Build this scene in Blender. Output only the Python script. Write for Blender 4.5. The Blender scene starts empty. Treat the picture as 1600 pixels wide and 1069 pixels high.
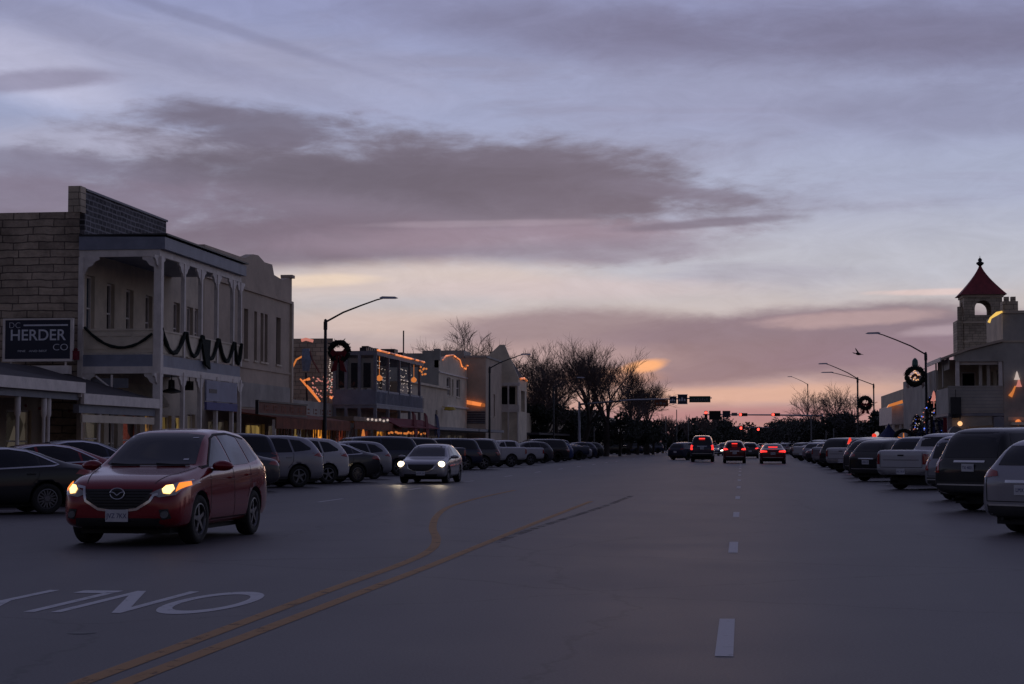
import bpy, bmesh, math, random
from mathutils import Vector, Matrix
from mathutils.bvhtree import BVHTree
from mathutils.geometry import delaunay_2d_cdt
random.seed(7)
SC = bpy.context.scene
COL = SC.collection
R = math.radians

# ------------------------------------------------------------------ camera
F = 2800.0
PIT = math.atan(159.5 / F)
YAW = math.atan(360 * math.cos(PIT) / F)
CAM = Vector((0, 0, 1.5))
FW = Vector((-math.sin(YAW) * math.cos(PIT), math.cos(YAW) * math.cos(PIT), math.sin(PIT)))
RT = Vector((math.cos(YAW), math.sin(YAW), 0))
UP = RT.cross(FW)
cd = bpy.data.cameras.new('camera'); cam = bpy.data.objects.new('camera', cd); COL.objects.link(cam)
cd.sensor_width = 36; cd.lens = F * 36 / 1600; cd.clip_end = 6000; cd.clip_start = .1
cam.location = CAM; cam.rotation_euler = (math.pi / 2 + PIT, 0, YAW)
SC.camera = cam

def ray(u, v): return FW + RT * ((u - 800) / F) + UP * ((534.5 - v) / F)
def on_x(u, v, X): d = ray(u, v); return CAM + d * (X / d.x)
def on_y(u, v, Y): d = ray(u, v); return CAM + d * (Y / d.y)
def on_g(u, v, z=0): d = ray(u, v); return CAM + d * ((z - 1.5) / d.z)
def yx(u, X): return on_x(u, 600, X).y          # where a street-parallel plane is crossed
def xy(u, Y): return on_y(u, 600, Y).x
def zat(v, X, Y):                                # height of sight line v above the point X, Y
    d = (Vector((X, Y, 0)) - CAM); fl = Vector((d.x, d.y)); dep = fl.dot(Vector((-math.sin(YAW), math.cos(YAW))))
    return 1.5 + (694 - v) / F * dep

# ------------------------------------------------------------------ materials
def nm(name):
    m = bpy.data.materials.new(name); m.use_nodes = True
    nt = m.node_tree; return m, nt, nt.nodes['Principled BSDF']
def N(nt, t, **k):
    n = nt.nodes.new(t)
    for a, b in k.items():
        if a.startswith('i_'): n.inputs[int(a[2:])].default_value = b
        else: setattr(n, a, b)
    return n
def c4(c): return (c[0], c[1], c[2], 1)
def mat(name, col, rough=.7, metal=0, var=.25, scale=3.0, bump=.15, coat=0, spec=.5, bscale=None):
    m, nt, p = nm(name)
    tc = N(nt, 'ShaderNodeTexCoord')
    n1 = N(nt, 'ShaderNodeTexNoise'); n1.inputs['Scale'].default_value = scale; n1.inputs['Detail'].default_value = 6
    n1.inputs['Roughness'].default_value = .65
    nt.links.new(tc.outputs['Object'], n1.inputs['Vector'])
    rp = N(nt, 'ShaderNodeMapRange'); rp.inputs[1].default_value = .3; rp.inputs[2].default_value = .7
    rp.inputs[3].default_value = 1 - var; rp.inputs[4].default_value = 1 + var
    nt.links.new(n1.outputs['Fac'], rp.inputs[0])
    mx = N(nt, 'ShaderNodeVectorMath', operation='SCALE'); mx.inputs[0].default_value = col
    nt.links.new(rp.outputs[0], mx.inputs['Scale']); nt.links.new(mx.outputs[0], p.inputs['Base Color'])
    p.inputs['Roughness'].default_value = rough; p.inputs['Metallic'].default_value = metal
    p.inputs['Coat Weight'].default_value = coat; p.inputs['Coat Roughness'].default_value = .05
    p.inputs['Specular IOR Level'].default_value = spec
    if bump:
        n2 = N(nt, 'ShaderNodeTexNoise'); n2.inputs['Scale'].default_value = bscale or scale * 6; n2.inputs['Detail'].default_value = 5
        nt.links.new(tc.outputs['Object'], n2.inputs['Vector'])
        b = N(nt, 'ShaderNodeBump'); b.inputs['Strength'].default_value = bump; b.inputs['Distance'].default_value = .02
        nt.links.new(n2.outputs['Fac'], b.inputs['Height']); nt.links.new(b.outputs[0], p.inputs['Normal'])
    return m
def emis(name, col, st, base=(.02, .02, .02), patch=0, scale=2.0):
    m, nt, p = nm(name)
    p.inputs['Base Color'].default_value = c4(base); p.inputs['Roughness'].default_value = .25
    p.inputs['Emission Color'].default_value = c4(col); p.inputs['Emission Strength'].default_value = st
    if patch:
        tc = N(nt, 'ShaderNodeTexCoord'); v = N(nt, 'ShaderNodeTexVoronoi'); v.inputs['Scale'].default_value = scale
        mp = N(nt, 'ShaderNodeMapping'); mp.inputs['Scale'].default_value = (1, 1, .6)
        nt.links.new(tc.outputs['Object'], mp.inputs[0]); nt.links.new(mp.outputs[0], v.inputs['Vector'])
        sp = N(nt, 'ShaderNodeSeparateColor'); nt.links.new(v.outputs['Color'], sp.inputs[0])
        pw = N(nt, 'ShaderNodeMath', operation='POWER'); pw.inputs[1].default_value = patch
        nt.links.new(sp.outputs[0], pw.inputs[0])
        mu = N(nt, 'ShaderNodeMath', operation='MULTIPLY'); mu.inputs[1].default_value = st
        nt.links.new(pw.outputs[0], mu.inputs[0]); nt.links.new(mu.outputs[0], p.inputs['Emission Strength'])
    return m
def brick(name, c1, c2, mortar, bw, bh, plane='yz', msize=.02, bump=.5, dirt=.45, warp=.06):
    m, nt, p = nm(name)
    tc = N(nt, 'ShaderNodeTexCoord'); se = N(nt, 'ShaderNodeSeparateXYZ'); co = N(nt, 'ShaderNodeCombineXYZ')
    nt.links.new(tc.outputs['Object'], se.inputs[0])
    nt.links.new(se.outputs[1 if plane == 'yz' else 0], co.inputs[0]); nt.links.new(se.outputs[2], co.inputs[1])
    wn = N(nt, 'ShaderNodeTexNoise'); wn.inputs['Scale'].default_value = 1.3; nt.links.new(co.outputs[0], wn.inputs['Vector'])
    wa = N(nt, 'ShaderNodeVectorMath', operation='MULTIPLY_ADD'); wa.inputs[1].default_value = (warp, warp, 0)
    nt.links.new(wn.outputs['Color'], wa.inputs[0]); nt.links.new(co.outputs[0], wa.inputs[2])
    b = N(nt, 'ShaderNodeTexBrick'); b.inputs['Scale'].default_value = 1; b.inputs['Brick Width'].default_value = bw
    b.inputs['Row Height'].default_value = bh; b.inputs['Mortar Size'].default_value = msize; b.inputs['Bias'].default_value = 0
    b.inputs['Color1'].default_value = c4(c1); b.inputs['Color2'].default_value = c4(c2); b.inputs['Mortar'].default_value = c4(mortar)
    b.offset = .43; b.squash = 1.25; b.squash_frequency = 3
    nt.links.new(wa.outputs[0], b.inputs['Vector'])
    n1 = N(nt, 'ShaderNodeTexNoise'); n1.inputs['Scale'].default_value = .55; n1.inputs['Detail'].default_value = 8; n1.inputs['Roughness'].default_value = .7
    nt.links.new(tc.outputs['Object'], n1.inputs['Vector'])
    rp = N(nt, 'ShaderNodeMapRange'); rp.inputs[1].default_value = .3; rp.inputs[2].default_value = .7; rp.inputs[3].default_value = 1 - dirt; rp.inputs[4].default_value = 1 + dirt * .5
    nt.links.new(n1.outputs['Fac'], rp.inputs[0])
    mx = N(nt, 'ShaderNodeVectorMath', operation='SCALE'); nt.links.new(b.outputs['Color'], mx.inputs[0]); nt.links.new(rp.outputs[0], mx.inputs['Scale'])
    nt.links.new(mx.outputs[0], p.inputs['Base Color']); p.inputs['Roughness'].default_value = .9
    iv = N(nt, 'ShaderNodeMath', operation='SUBTRACT'); iv.inputs[0].default_value = 1; nt.links.new(b.outputs['Fac'], iv.inputs[1])
    n3 = N(nt, 'ShaderNodeTexNoise'); n3.inputs['Scale'].default_value = 9; nt.links.new(tc.outputs['Object'], n3.inputs['Vector'])
    ad = N(nt, 'ShaderNodeMath', operation='ADD'); nt.links.new(iv.outputs[0], ad.inputs[0]); nt.links.new(n3.outputs['Fac'], ad.inputs[1])
    bp = N(nt, 'ShaderNodeBump'); bp.inputs['Strength'].default_value = bump; bp.inputs['Distance'].default_value = .04
    nt.links.new(ad.outputs[0], bp.inputs['Height']); nt.links.new(bp.outputs[0], p.inputs['Normal'])
    return m
def paint(name, col, metal=.3, rough=.35):
    m = mat(name, col, rough, metal, .06, 1.2, .0, coat=.7, spec=.35)
    return m

M = {}
M['limestone'] = brick('limestone', (.56, .45, .35), (.36, .29, .23), (.15, .12, .10), .98, .28, 'xz', .02, 1.0, .75, .13)
M['limestone_front'] = brick('limestone_front', (.42, .36, .32), (.34, .29, .26), (.18, .15, .14), .8, .32, 'yz', .015)
M['dark_brick'] = brick('dark_brick', (.10, .10, .115), (.05, .05, .06), (.26, .26, .29), .42, .2, 'yz', .03, .8)
M['stone_small'] = brick('stone_small', (.66, .56, .43), (.48, .41, .32), (.20, .17, .14), .5, .25, 'xz', .015)
M['stucco'] = mat('stucco', (.56, .48, .38), .9, 0, .22, .8, .3)
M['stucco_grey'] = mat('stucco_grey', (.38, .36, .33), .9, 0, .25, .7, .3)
M['stucco_mauve'] = mat('stucco_mauve', (.50, .415, .335), .9, 0, .18, .7, .3)
M['cream'] = mat('cream_wall', (.66, .58, .46), .85, 0, .2, .9, .3)
M['white_wood'] = mat('white_wood', (.72, .66, .62), .6, 0, .16, 2.5, .12)
M['grey_wood'] = mat('grey_wood', (.20, .21, .25), .6, 0, .2, 2, .15)
M['blue_trim'] = mat('blue_trim', (.21, .23, .30), .55, 0, .2, 1.5, .1)
M['dark_roof'] = mat('dark_roof', (.05, .045, .05), .85, 0, .3, 2, .3)
M['dark'] = mat('dark_void', (.012, .012, .014), .9, 0, .3, 3, 0)
M['dark_metal'] = mat('dark_metal', (.035, .035, .04), .5, .6, .2, 5, .05)
M['grey_metal'] = mat('grey_metal', (.16, .165, .18), .5, .5, .2, 5, .05)
M['chrome'] = mat('chrome', (.62, .62, .65), .18, 1, .08, 4, 0)
M['rim_metal'] = mat('rim_metal', (.16, .16, .18), .4, .8, .15, 4, 0)
M['silver_metal'] = mat('silver_metal', (.42, .42, .45), .35, .9, .15, 4, 0)
M['concrete'] = mat('concrete', (.22, .21, .21), .9, 0, .25, .8, .3)
M['wood_sign'] = mat('wood_sign', (.16, .045, .02), .7, 0, .4, 3, .2)
M['red_roof'] = mat('red_roof', (.20, .025, .03), .65, 0, .3, 1.5, .3)
M['glass_dark'] = mat('window_glass', (.010, .014, .024), .08, 0, .3, .8, 0, spec=.35)
M['glass_blue'] = mat('window_glass_blue', (.02, .06, .10), .08, 0, .3, .8, 0, spec=.8)
M['curtain'] = mat('curtain_glass', (.30, .27, .22), .3, 0, .25, 4, 0)
M['car_glass'] = mat('car_glass', (.008, .010, .018), .05, 0, .1, 1, 0, spec=.5)
M['tyre'] = mat('tyre_rubber', (.014, .014, .015), .85, 0, .3, 20, .2)
M['black_plastic'] = mat('black_plastic', (.02, .02, .022), .55, 0, .2, 8, .05)
M['seam'] = mat('seam_black', (.006, .006, .007), .7, 0, .1, 8, 0)
M['tail_red'] = mat('tail_lamp_red', (.28, .006, .008), .15, 0, .2, 6, 0, coat=1)
M['lamp_clear'] = mat('lamp_clear', (.30, .30, .33), .12, .3, .3, 14, 0, coat=1)
M['plate'] = mat('plate_white', (.55, .56, .62), .4, 0, .08, 6, 0)
M['plate_text'] = mat('plate_text', (.03, .04, .16), .5, 0, .1, 6, 0)
M['navy_sign'] = mat('navy_sign', (.006, .010, .035), .5, 0, .2, 3, 0)
M['sign_white'] = mat('sign_lettering', (.62, .64, .72), .5, 0, .15, 9, 0)
M['green_sign'] = mat('green_sign', (.015, .055, .035), .5, 0, .2, 3, 0)
M['garland'] = mat('garland_green', (.008, .014, .012), .95, 0, .6, 20, .6)
M['red_cloth'] = mat('red_cloth', (.16, .008, .02), .8, 0, .35, 8, .2)
M['blue_cloth'] = mat('blue_cloth', (.012, .022, .10), .8, 0, .35, 8, .2)
M['bark'] = mat('bark', (.045, .036, .034), .95, 0, .35, 4, .5)
M['bark_far'] = mat('bark_twig', (.13, .10, .095), .95, 0, .3, 1, 0)
def leafmat(name, col):
    m, nt, p = nm(name)
    g = N(nt, 'ShaderNodeNewGeometry'); n1 = N(nt, 'ShaderNodeTexNoise'); n1.inputs['Scale'].default_value = .7
    nt.links.new(g.outputs['Position'], n1.inputs['Vector'])
    ad = N(nt, 'ShaderNodeMath', operation='MULTIPLY_ADD'); ad.inputs[1].default_value = .6; nt.links.new(g.outputs['Random Per Island'], ad.inputs[0]); nt.links.new(n1.outputs['Fac'], ad.inputs[2])
    s = N(nt, 'ShaderNodeVectorMath', operation='SCALE'); s.inputs[0].default_value = col
    nt.links.new(ad.outputs[0], s.inputs['Scale']); nt.links.new(s.outputs[0], p.inputs['Base Color']); p.inputs['Roughness'].default_value = .7
    return m
M['leaf'] = leafmat('dark_foliage', (.018, .022, .014))
M['leaf_grey'] = leafmat('grey_foliage', (.030, .027, .025))
M['orange_rope'] = emis('orange_rope_light', (1, .27, .07), 1.1, (.1, .04, .02), .7, 1.1)
M['orange_dim'] = emis('orange_dim_light', (1, .30, .07), .55)
M['warm_bulb'] = emis('warm_bulb', (1, .50, .22), 1.3)
M['white_bulb'] = emis('white_bulb', (1, .80, .72), .5)
M['pink_bulb'] = emis('pink_bulb', (1, .35, .28), .5)
M['blue_bulb'] = emis('blue_bulb', (.1, .2, 1), 1.6)
M['red_lit'] = emis('red_lit_signal', (1, .05, .035), 4.5)
M['red_glow'] = emis('red_glow', (1, .05, .02), .9)
M['tail_lit'] = emis('tail_lamp_lit', (1, .035, .03), 1.8, (.2, .01, .01))
M['tail_orange'] = emis('turn_lamp_lit', (1, .20, .04), 3.0)
M['head_lit'] = emis('head_lamp_lit', (1, .80, .50), 4.5)
M['head_core'] = emis('head_lamp_core', (1, .60, .20), 3)
M['amber_lit'] = emis('amber_lamp_lit', (1, .24, .02), 1.3)
M['head_far'] = emis('head_lamp_far', (1, .85, .65), 7)
M['shop_warm'] = emis('shop_glow_warm', (1, .50, .16), .20, (.02, .015, .01), 2.2, 1.6)
M['shop_yellow'] = emis('shop_glow_yellow', (1, .66, .20), .24, (.02, .02, .01), 1.6, 2.2)
M['shop_orange'] = emis('shop_glow_orange', (1, .36, .04), .9, (.02, .02, .01), 1.6, 3.0)
M['shop_red'] = emis('shop_glow_red', (1, .16, .07), .10, (.02, .01, .01), 1.8, 1.5)
M['shop_dim'] = emis('shop_dim', (.9, .75, .6), .06, (.02, .02, .022), 1.5, 1.5)
M['awning_rust'] = mat('awning_rust', (.20, .06, .03), .85, 0, .5, 1.5, .3)
M['awning_cream'] = mat('awning_cream', (.30, .22, .17), .85, 0, .25, 2, .2)

# ------------------------------------------------------------------ mesh builder
class MB:
    def __init__(s): s.v = []; s.f = []; s.mx = None
    def _a(s, vs, fs):
        b = len(s.v)
        s.v += [tuple(s.mx @ Vector(p)) if s.mx else tuple(p) for p in vs]; s.f += [tuple(b + i for i in f) for f in fs]
        return s
    def box(s, a, b):
        x0, y0, z0 = [min(a[i], b[i]) for i in range(3)]; x1, y1, z1 = [max(a[i], b[i]) for i in range(3)]
        return s._a([(x0, y0, z0), (x1, y0, z0), (x1, y1, z0), (x0, y1, z0), (x0, y0, z1), (x1, y0, z1), (x1, y1, z1), (x0, y1, z1)],
             [(0, 3, 2, 1), (4, 5, 6, 7), (0, 1, 5, 4), (1, 2, 6, 5), (2, 3, 7, 6), (3, 0, 4, 7)])
    def quad(s, *p): return s._a(list(p), [tuple(range(len(p)))])
    def prism(s, poly, d):              # poly: list of 3d points, extruded by vector d
        n = len(poly); d = Vector(d)
        vs = [Vector(p) for p in poly] + [Vector(p) + d for p in poly]
        return s._a(vs, [tuple(range(n))[::-1], tuple(range(n, 2 * n))] + [(i, (i + 1) % n, n + (i + 1) % n, n + i) for i in range(n)])
    def tube(s, pts, rad, k=6, caps=True):
        pts = [Vector(p) for p in pts]; n = len(pts)
        if not hasattr(rad, '__len__'): rad = [rad] * n
        vs = []; fs = []
        for i, p in enumerate(pts):
            t = (pts[min(i + 1, n - 1)] - pts[max(i - 1, 0)]).normalized()
            a = t.cross(Vector((0, 0, 1)))
            if a.length < .15: a = t.cross(Vector((1, 0, 0)))
            a.normalize(); b = t.cross(a)
            for j in range(k):
                q = 2 * math.pi * j / k
                vs.append(p + (a * math.cos(q) + b * math.sin(q)) * rad[i])
        for i in range(n - 1):
            for j in range(k):
                fs.append((i * k + j, i * k + (j + 1) % k, (i + 1) * k + (j + 1) % k, (i + 1) * k + j))
        if caps: fs.append(tuple(range(k))[::-1]); fs.append(tuple((n - 1) * k + j for j in range(k)))
        return s._a(vs, fs)
    def lathe(s, prof, k=24, axis='z', c=(0, 0, 0), closed=False, caps=True):   # prof: (r, h)
        vs = []; n = len(prof)
        for r, h in prof:
            for j in range(k):
                q = 2 * math.pi * j / k; x, y = r * math.cos(q), r * math.sin(q)
                p = (x, y, h) if axis == 'z' else ((x, h, y) if axis == 'y' else (h, x, y))
                vs.append((p[0] + c[0], p[1] + c[1], p[2] + c[2]))
        fs = [(i * k + j, i * k + (j + 1) % k, ((i + 1) % n) * k + (j + 1) % k, ((i + 1) % n) * k + j) for i in range(n if closed else n - 1) for j in range(k)]
        if not closed and caps:
            if prof[0][0] > 1e-4: fs.append(tuple(range(k))[::-1])
            if prof[-1][0] > 1e-4: fs.append(tuple((n - 1) * k + j for j in range(k)))
        return s._a(vs, fs)
    def ball(s, c, r, k=10, sz=1.0):
        return s.lathe([(max(1e-5, r * math.sin(math.pi * i / 6)), r * sz * -math.cos(math.pi * i / 6)) for i in range(7)], k, 'z', c)
    def build(s, name, m, parent=None, smooth=False, loc=None):
        me = bpy.data.meshes.new(name); me.from_pydata(s.v, [], s.f); me.update()
        bm = bmesh.new(); bm.from_mesh(me); bmesh.ops.recalc_face_normals(bm, faces=bm.faces); bm.to_mesh(me); bm.free()
        if smooth: me.shade_smooth()
        o = bpy.data.objects.new(name, me); COL.objects.link(o)
        me.materials.append(M[m] if isinstance(m, str) else m)
        if parent: o.parent = parent
        return o
def smooth_angle(o, ang=35):
    me = o.data; me.shade_smooth()
    bm = bmesh.new(); bm.from_mesh(me)
    for e in bm.edges:
        if len(e.link_faces) == 2 and e.calc_face_angle(0) > R(ang): e.smooth = False
    bm.to_mesh(me); bm.free()
def tag(o, label=None, cat=None, group=None, kind=None):
    if label: o['label'] = label
    if cat: o['category'] = cat
    if group: o['group'] = group
    if kind: o['kind'] = kind
    return o
def empty(name, loc, label, cat, group=None, rz=0):
    o = bpy.data.objects.new(name, None); COL.objects.link(o); o.empty_display_size = .3
    o.location = loc; o.rotation_euler = (0, 0, rz)
    return tag(o, label, cat, group)
def grp(name, label, cat, group=None): return empty(name, (0, 0, 0), label, cat, group)
def struct(name, mb, m): return tag(mb.build(name, m), kind='structure')
KIDS = {}
def copy_tree(o, parent=None, skip=(), swap=None, deep=True):
    c = o.copy(); COL.objects.link(c); c.parent = parent
    if swap and c.type == 'MESH':
        for i, sl in enumerate(o.data.materials):
            if sl and sl.name in swap:
                c.material_slots[i].link = 'OBJECT'; c.material_slots[i].material = swap[sl.name]
    for ch in KIDS.get(o.name, []):
        if ch.name.split('.')[0] in skip: continue
        copy_tree(ch, c, skip, swap, deep)
    return c
def index_kids():
    KIDS.clear()
    for o in SC.objects:
        if o.parent: KIDS.setdefault(o.parent.name, []).append(o)
def text(s, size, name, m, parent, mx, sx=1.0, ext=.004, align='CENTER', bold=0):
    cu = bpy.data.curves.new('t', 'FONT'); cu.body = s; cu.size = size; cu.align_x = align; cu.align_y = 'CENTER'; cu.extrude = ext; cu.offset = bold
    t = bpy.data.objects.new('t', cu); COL.objects.link(t)
    dg = bpy.context.evaluated_depsgraph_get(); me = bpy.data.meshes.new_from_object(t.evaluated_get(dg))
    bpy.data.objects.remove(t); me.transform(mx @ Matrix.Diagonal((sx, 1, 1, 1))); me.name = name
    me.materials.clear(); me.materials.append(M[m] if isinstance(m, str) else m)
    o = bpy.data.objects.new(name, me); COL.objects.link(o)
    if parent: o.parent = parent
    return o
FACE_CAM = Matrix.Rotation(math.pi / 2, 4, 'X')     # text standing up, read from -Y

# wall with real openings: o bottom-left, ux horizontal direction, outward = ux x z
def wall(parent, m, o, ux, W, H, ops=(), t=.22, name='wall', glass='glass_dark', frame='white_wood', top=None, bars=True, mesh_only=False):
    o = Vector(o); ux = Vector(ux).normalized(); n = ux.cross(Vector((0, 0, 1)))
    P = lambda u, z, d=0: o + ux * u + Vector((0, 0, z)) - n * d
    us = sorted({0, W} | {q for a in ops for q in (a[0], a[2])}); zs = sorted({0, H} | {q for a in ops for q in (a[1], a[3])})
    mb = MB()
    for i in range(len(us) - 1):
        for j in range(len(zs) - 1):
            cu, cz = (us[i] + us[i + 1]) / 2, (zs[j] + zs[j + 1]) / 2
            if any(a[0] < cu < a[2] and a[1] < cz < a[3] for a in ops): continue
            mb.quad(P(us[i], zs[j]), P(us[i + 1], zs[j]), P(us[i + 1], zs[j + 1]), P(us[i], zs[j + 1]))
    for a in ops:
        u0, z0, u1, z1 = a[:4]
        for q in (((u0, z0), (u1, z0)), ((u1, z0), (u1, z1)), ((u1, z1), (u0, z1)), ((u0, z1), (u0, z0))):
            mb.quad(P(*q[0]), P(*q[1]), P(*q[1], t), P(*q[0], t))
    w = mb.build(name, m, parent)
    for a in ops:
        u0, z0, u1, z1 = a[:4]; g = a[4] if len(a) > 4 else glass
        fr = MB(); b = min(.07, (u1 - u0) * .12)
        def bar(ua, za, ub, zb, d0=t - .10, d1=t - .02):
            fr._a([P(ua, za, d0), P(ub, za, d0), P(ub, zb, d0), P(ua, zb, d0), P(ua, za, d1), P(ub, za, d1), P(ub, zb, d1), P(ua, zb, d1)],
                  [(0, 3, 2, 1), (4, 5, 6, 7), (0, 1, 5, 4), (1, 2, 6, 5), (2, 3, 7, 6), (3, 0, 4, 7)])
        bar(u0, z0, u0 + b, z1); bar(u1 - b, z0, u1, z1); bar(u0 + b, z0, u1 - b, z0 + b); bar(u0 + b, z1 - b, u1 - b, z1)
        if bars: zm = z0 + (z1 - z0) * .5; bar(u0 + b, zm - b * .4, u1 - b, zm + b * .4)
        if u1 - u0 > 1.6:
            k = int((u1 - u0) / 1.3)
            for i in range(1, k): uu = u0 + (u1 - u0) * i / k; bar(uu - .025, z0 + b, uu + .025, z1 - b, t - .09, t - .03)
        f = fr.build('window', frame if len(a) < 6 else a[5], parent)
        if z0 > 3 and g != 'dark':
            sl = MB(); sl._a([P(u0 - .08, z0 - .10, -.07), P(u1 + .08, z0 - .10, -.07), P(u1 + .08, z0 - .01, -.07), P(u0 - .08, z0 - .01, -.07), P(u0 - .08, z0 - .10, .02), P(u1 + .08, z0 - .10, .02), P(u1 + .08, z0 - .01, .02), P(u0 - .08, z0 - .01, .02)],
                  [(0, 3, 2, 1), (4, 5, 6, 7), (0, 1, 5, 4), (1, 2, 6, 5), (2, 3, 7, 6), (3, 0, 4, 7)]); sl.build('sill', 'cream', f)
        MB().quad(P(u0, z0, t - .01), P(u1, z0, t - .01), P(u1, z1, t - .01), P(u0, z1, t - .01)).build('pane', g, f)
    return w
M['p_red'] = paint('paint_deep_red', (.20, .003, .013), .2, .22)
M['p_white'] = paint('paint_white', (.46, .46, .50), 0, .4)
M['p_silver'] = paint('paint_silver', (.24, .24, .28), .55, .38)
M['p_grey'] = paint('paint_grey', (.055, .055, .068), .4, .4)
M['p_black'] = paint('paint_black', (.005, .006, .010), 0, .4)
M['p_navy'] = paint('paint_navy', (.012, .018, .05), .2, .35)
M['p_maroon'] = paint('paint_maroon', (.10, .006, .012), .3, .3)
M['p_blue'] = paint('paint_blue', (.03, .05, .15), .3, .35)
# ------------------------------------------------------------------ vehicles (local +X is forward, origin on the ground at mid wheelbase)
def lerp(tab, x):
    if x >= tab[0][0]: return tab[0][1]
    for (a, b), (c, d) in zip(tab, tab[1:]):
        if x >= c: return d + (b - d) * (x - c) / (a - c)
    return tab[-1][1]
def loft(st):                          # st rows: x, w, wt, zb, zs, zt, front to rear
    V = []; Fc = []; n = 11; ring = 2 * n - 2
    for x, w, wt, zb, zs, zt in st:
        t = zt - zs; a = .975 * w
        h = [(0, zb), (.80 * w, zb), (.965 * w, zb + .07), (1.0 * w, zb + .34 * (zs - zb)), (.995 * w, zb + .72 * (zs - zb)), (a, zs - .01),
             (a + (wt - a) * .14, zs + t * .10), (a + (wt - a) * .80, zs + t * .80), (wt * .92, zs + t * .955), (wt * .55, zs + t * .995), (0, zt)]
        pts = [(x, y, z) for y, z in h] + [(x, -y, z) for y, z in h[-2:0:-1]]
        V += pts
    N_ = len(st)
    for i in range(N_ - 1):
        for j in range(ring): Fc.append((i * ring + j, i * ring + (j + 1) % ring, (i + 1) * ring + (j + 1) % ring, (i + 1) * ring + j))
    for b in (0, (N_ - 1) * ring):
        for j in range(n - 1):
            l0, l1 = b + j, b + j + 1; r0, r1 = b + (ring - j) % ring, b + (ring - j - 1) % ring
            f = tuple(dict.fromkeys((l0, l1, r1, r0)))
            if len(f) > 2: Fc.append(f)
    return V, Fc
def dense(st, step=.22):
    out = []
    for a, b in zip(st, st[1:]):
        k = max(1, int(round((a[0] - b[0]) / step)))
        for i in range(k): out.append(tuple(a[q] + (b[q] - a[q]) * i / k for q in range(6)))
    out.append(st[-1]); return out
def eval_mesh(o):
    dg = bpy.context.evaluated_depsgraph_get(); return bpy.data.meshes.new_from_object(o.evaluated_get(dg))
def make_body(st, axles, rad, parent, m, well=.07):
    V, Fc = loft(st)
    me = bpy.data.meshes.new('body'); me.from_pydata(V, [], Fc); me.update()
    bm = bmesh.new(); bm.from_mesh(me); bmesh.ops.recalc_face_normals(bm, faces=bm.faces); bm.to_mesh(me); bm.free()
    o = bpy.data.objects.new('body', me); COL.objects.link(o)
    s = o.modifiers.new('s', 'SUBSURF'); s.levels = 2; s.render_levels = 2
    bvh = BVHTree.FromObject(o, bpy.context.evaluated_depsgraph_get())
    cuts = []
    for ax in axles:
        mb = MB(); w = max(q[1] for q in st)
        for sg in (-1, 1): mb.lathe([(rad + well, sg * (w - .30)), (rad + well, sg * (w + .2))], 28, 'y', (ax, 0, rad))
        c = mb.build('cut', 'dark'); cuts.append(c)
        b = o.modifiers.new('b', 'BOOLEAN'); b.object = c; b.operation = 'DIFFERENCE'; b.solver = 'EXACT'
    me2 = eval_mesh(o); o.modifiers.clear(); o.data = me2
    for c in cuts: bpy.data.objects.remove(c)
    me2.materials.clear(); me2.materials.append(M[m]); me2.materials.append(M['seam'])
    for p in me2.polygons:
        c = p.center; p.use_smooth = True; p.material_index = 0
        for ax in axles:
            if math.hypot(c.x - ax, c.z - rad) < rad + well - .004 or (abs(math.hypot(c.x - ax, c.z - rad) - rad - well) < .012 and abs(p.normal.y) < .5 and abs(c.y) < max(q[1] for q in st) - .012 and p.normal.z < .3): p.material_index = 1
        if c.z < lerp([(s_[0], s_[3]) for s_ in st], c.x) + .02: p.material_index = 1
    o.parent = parent; return o, bvh
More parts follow.
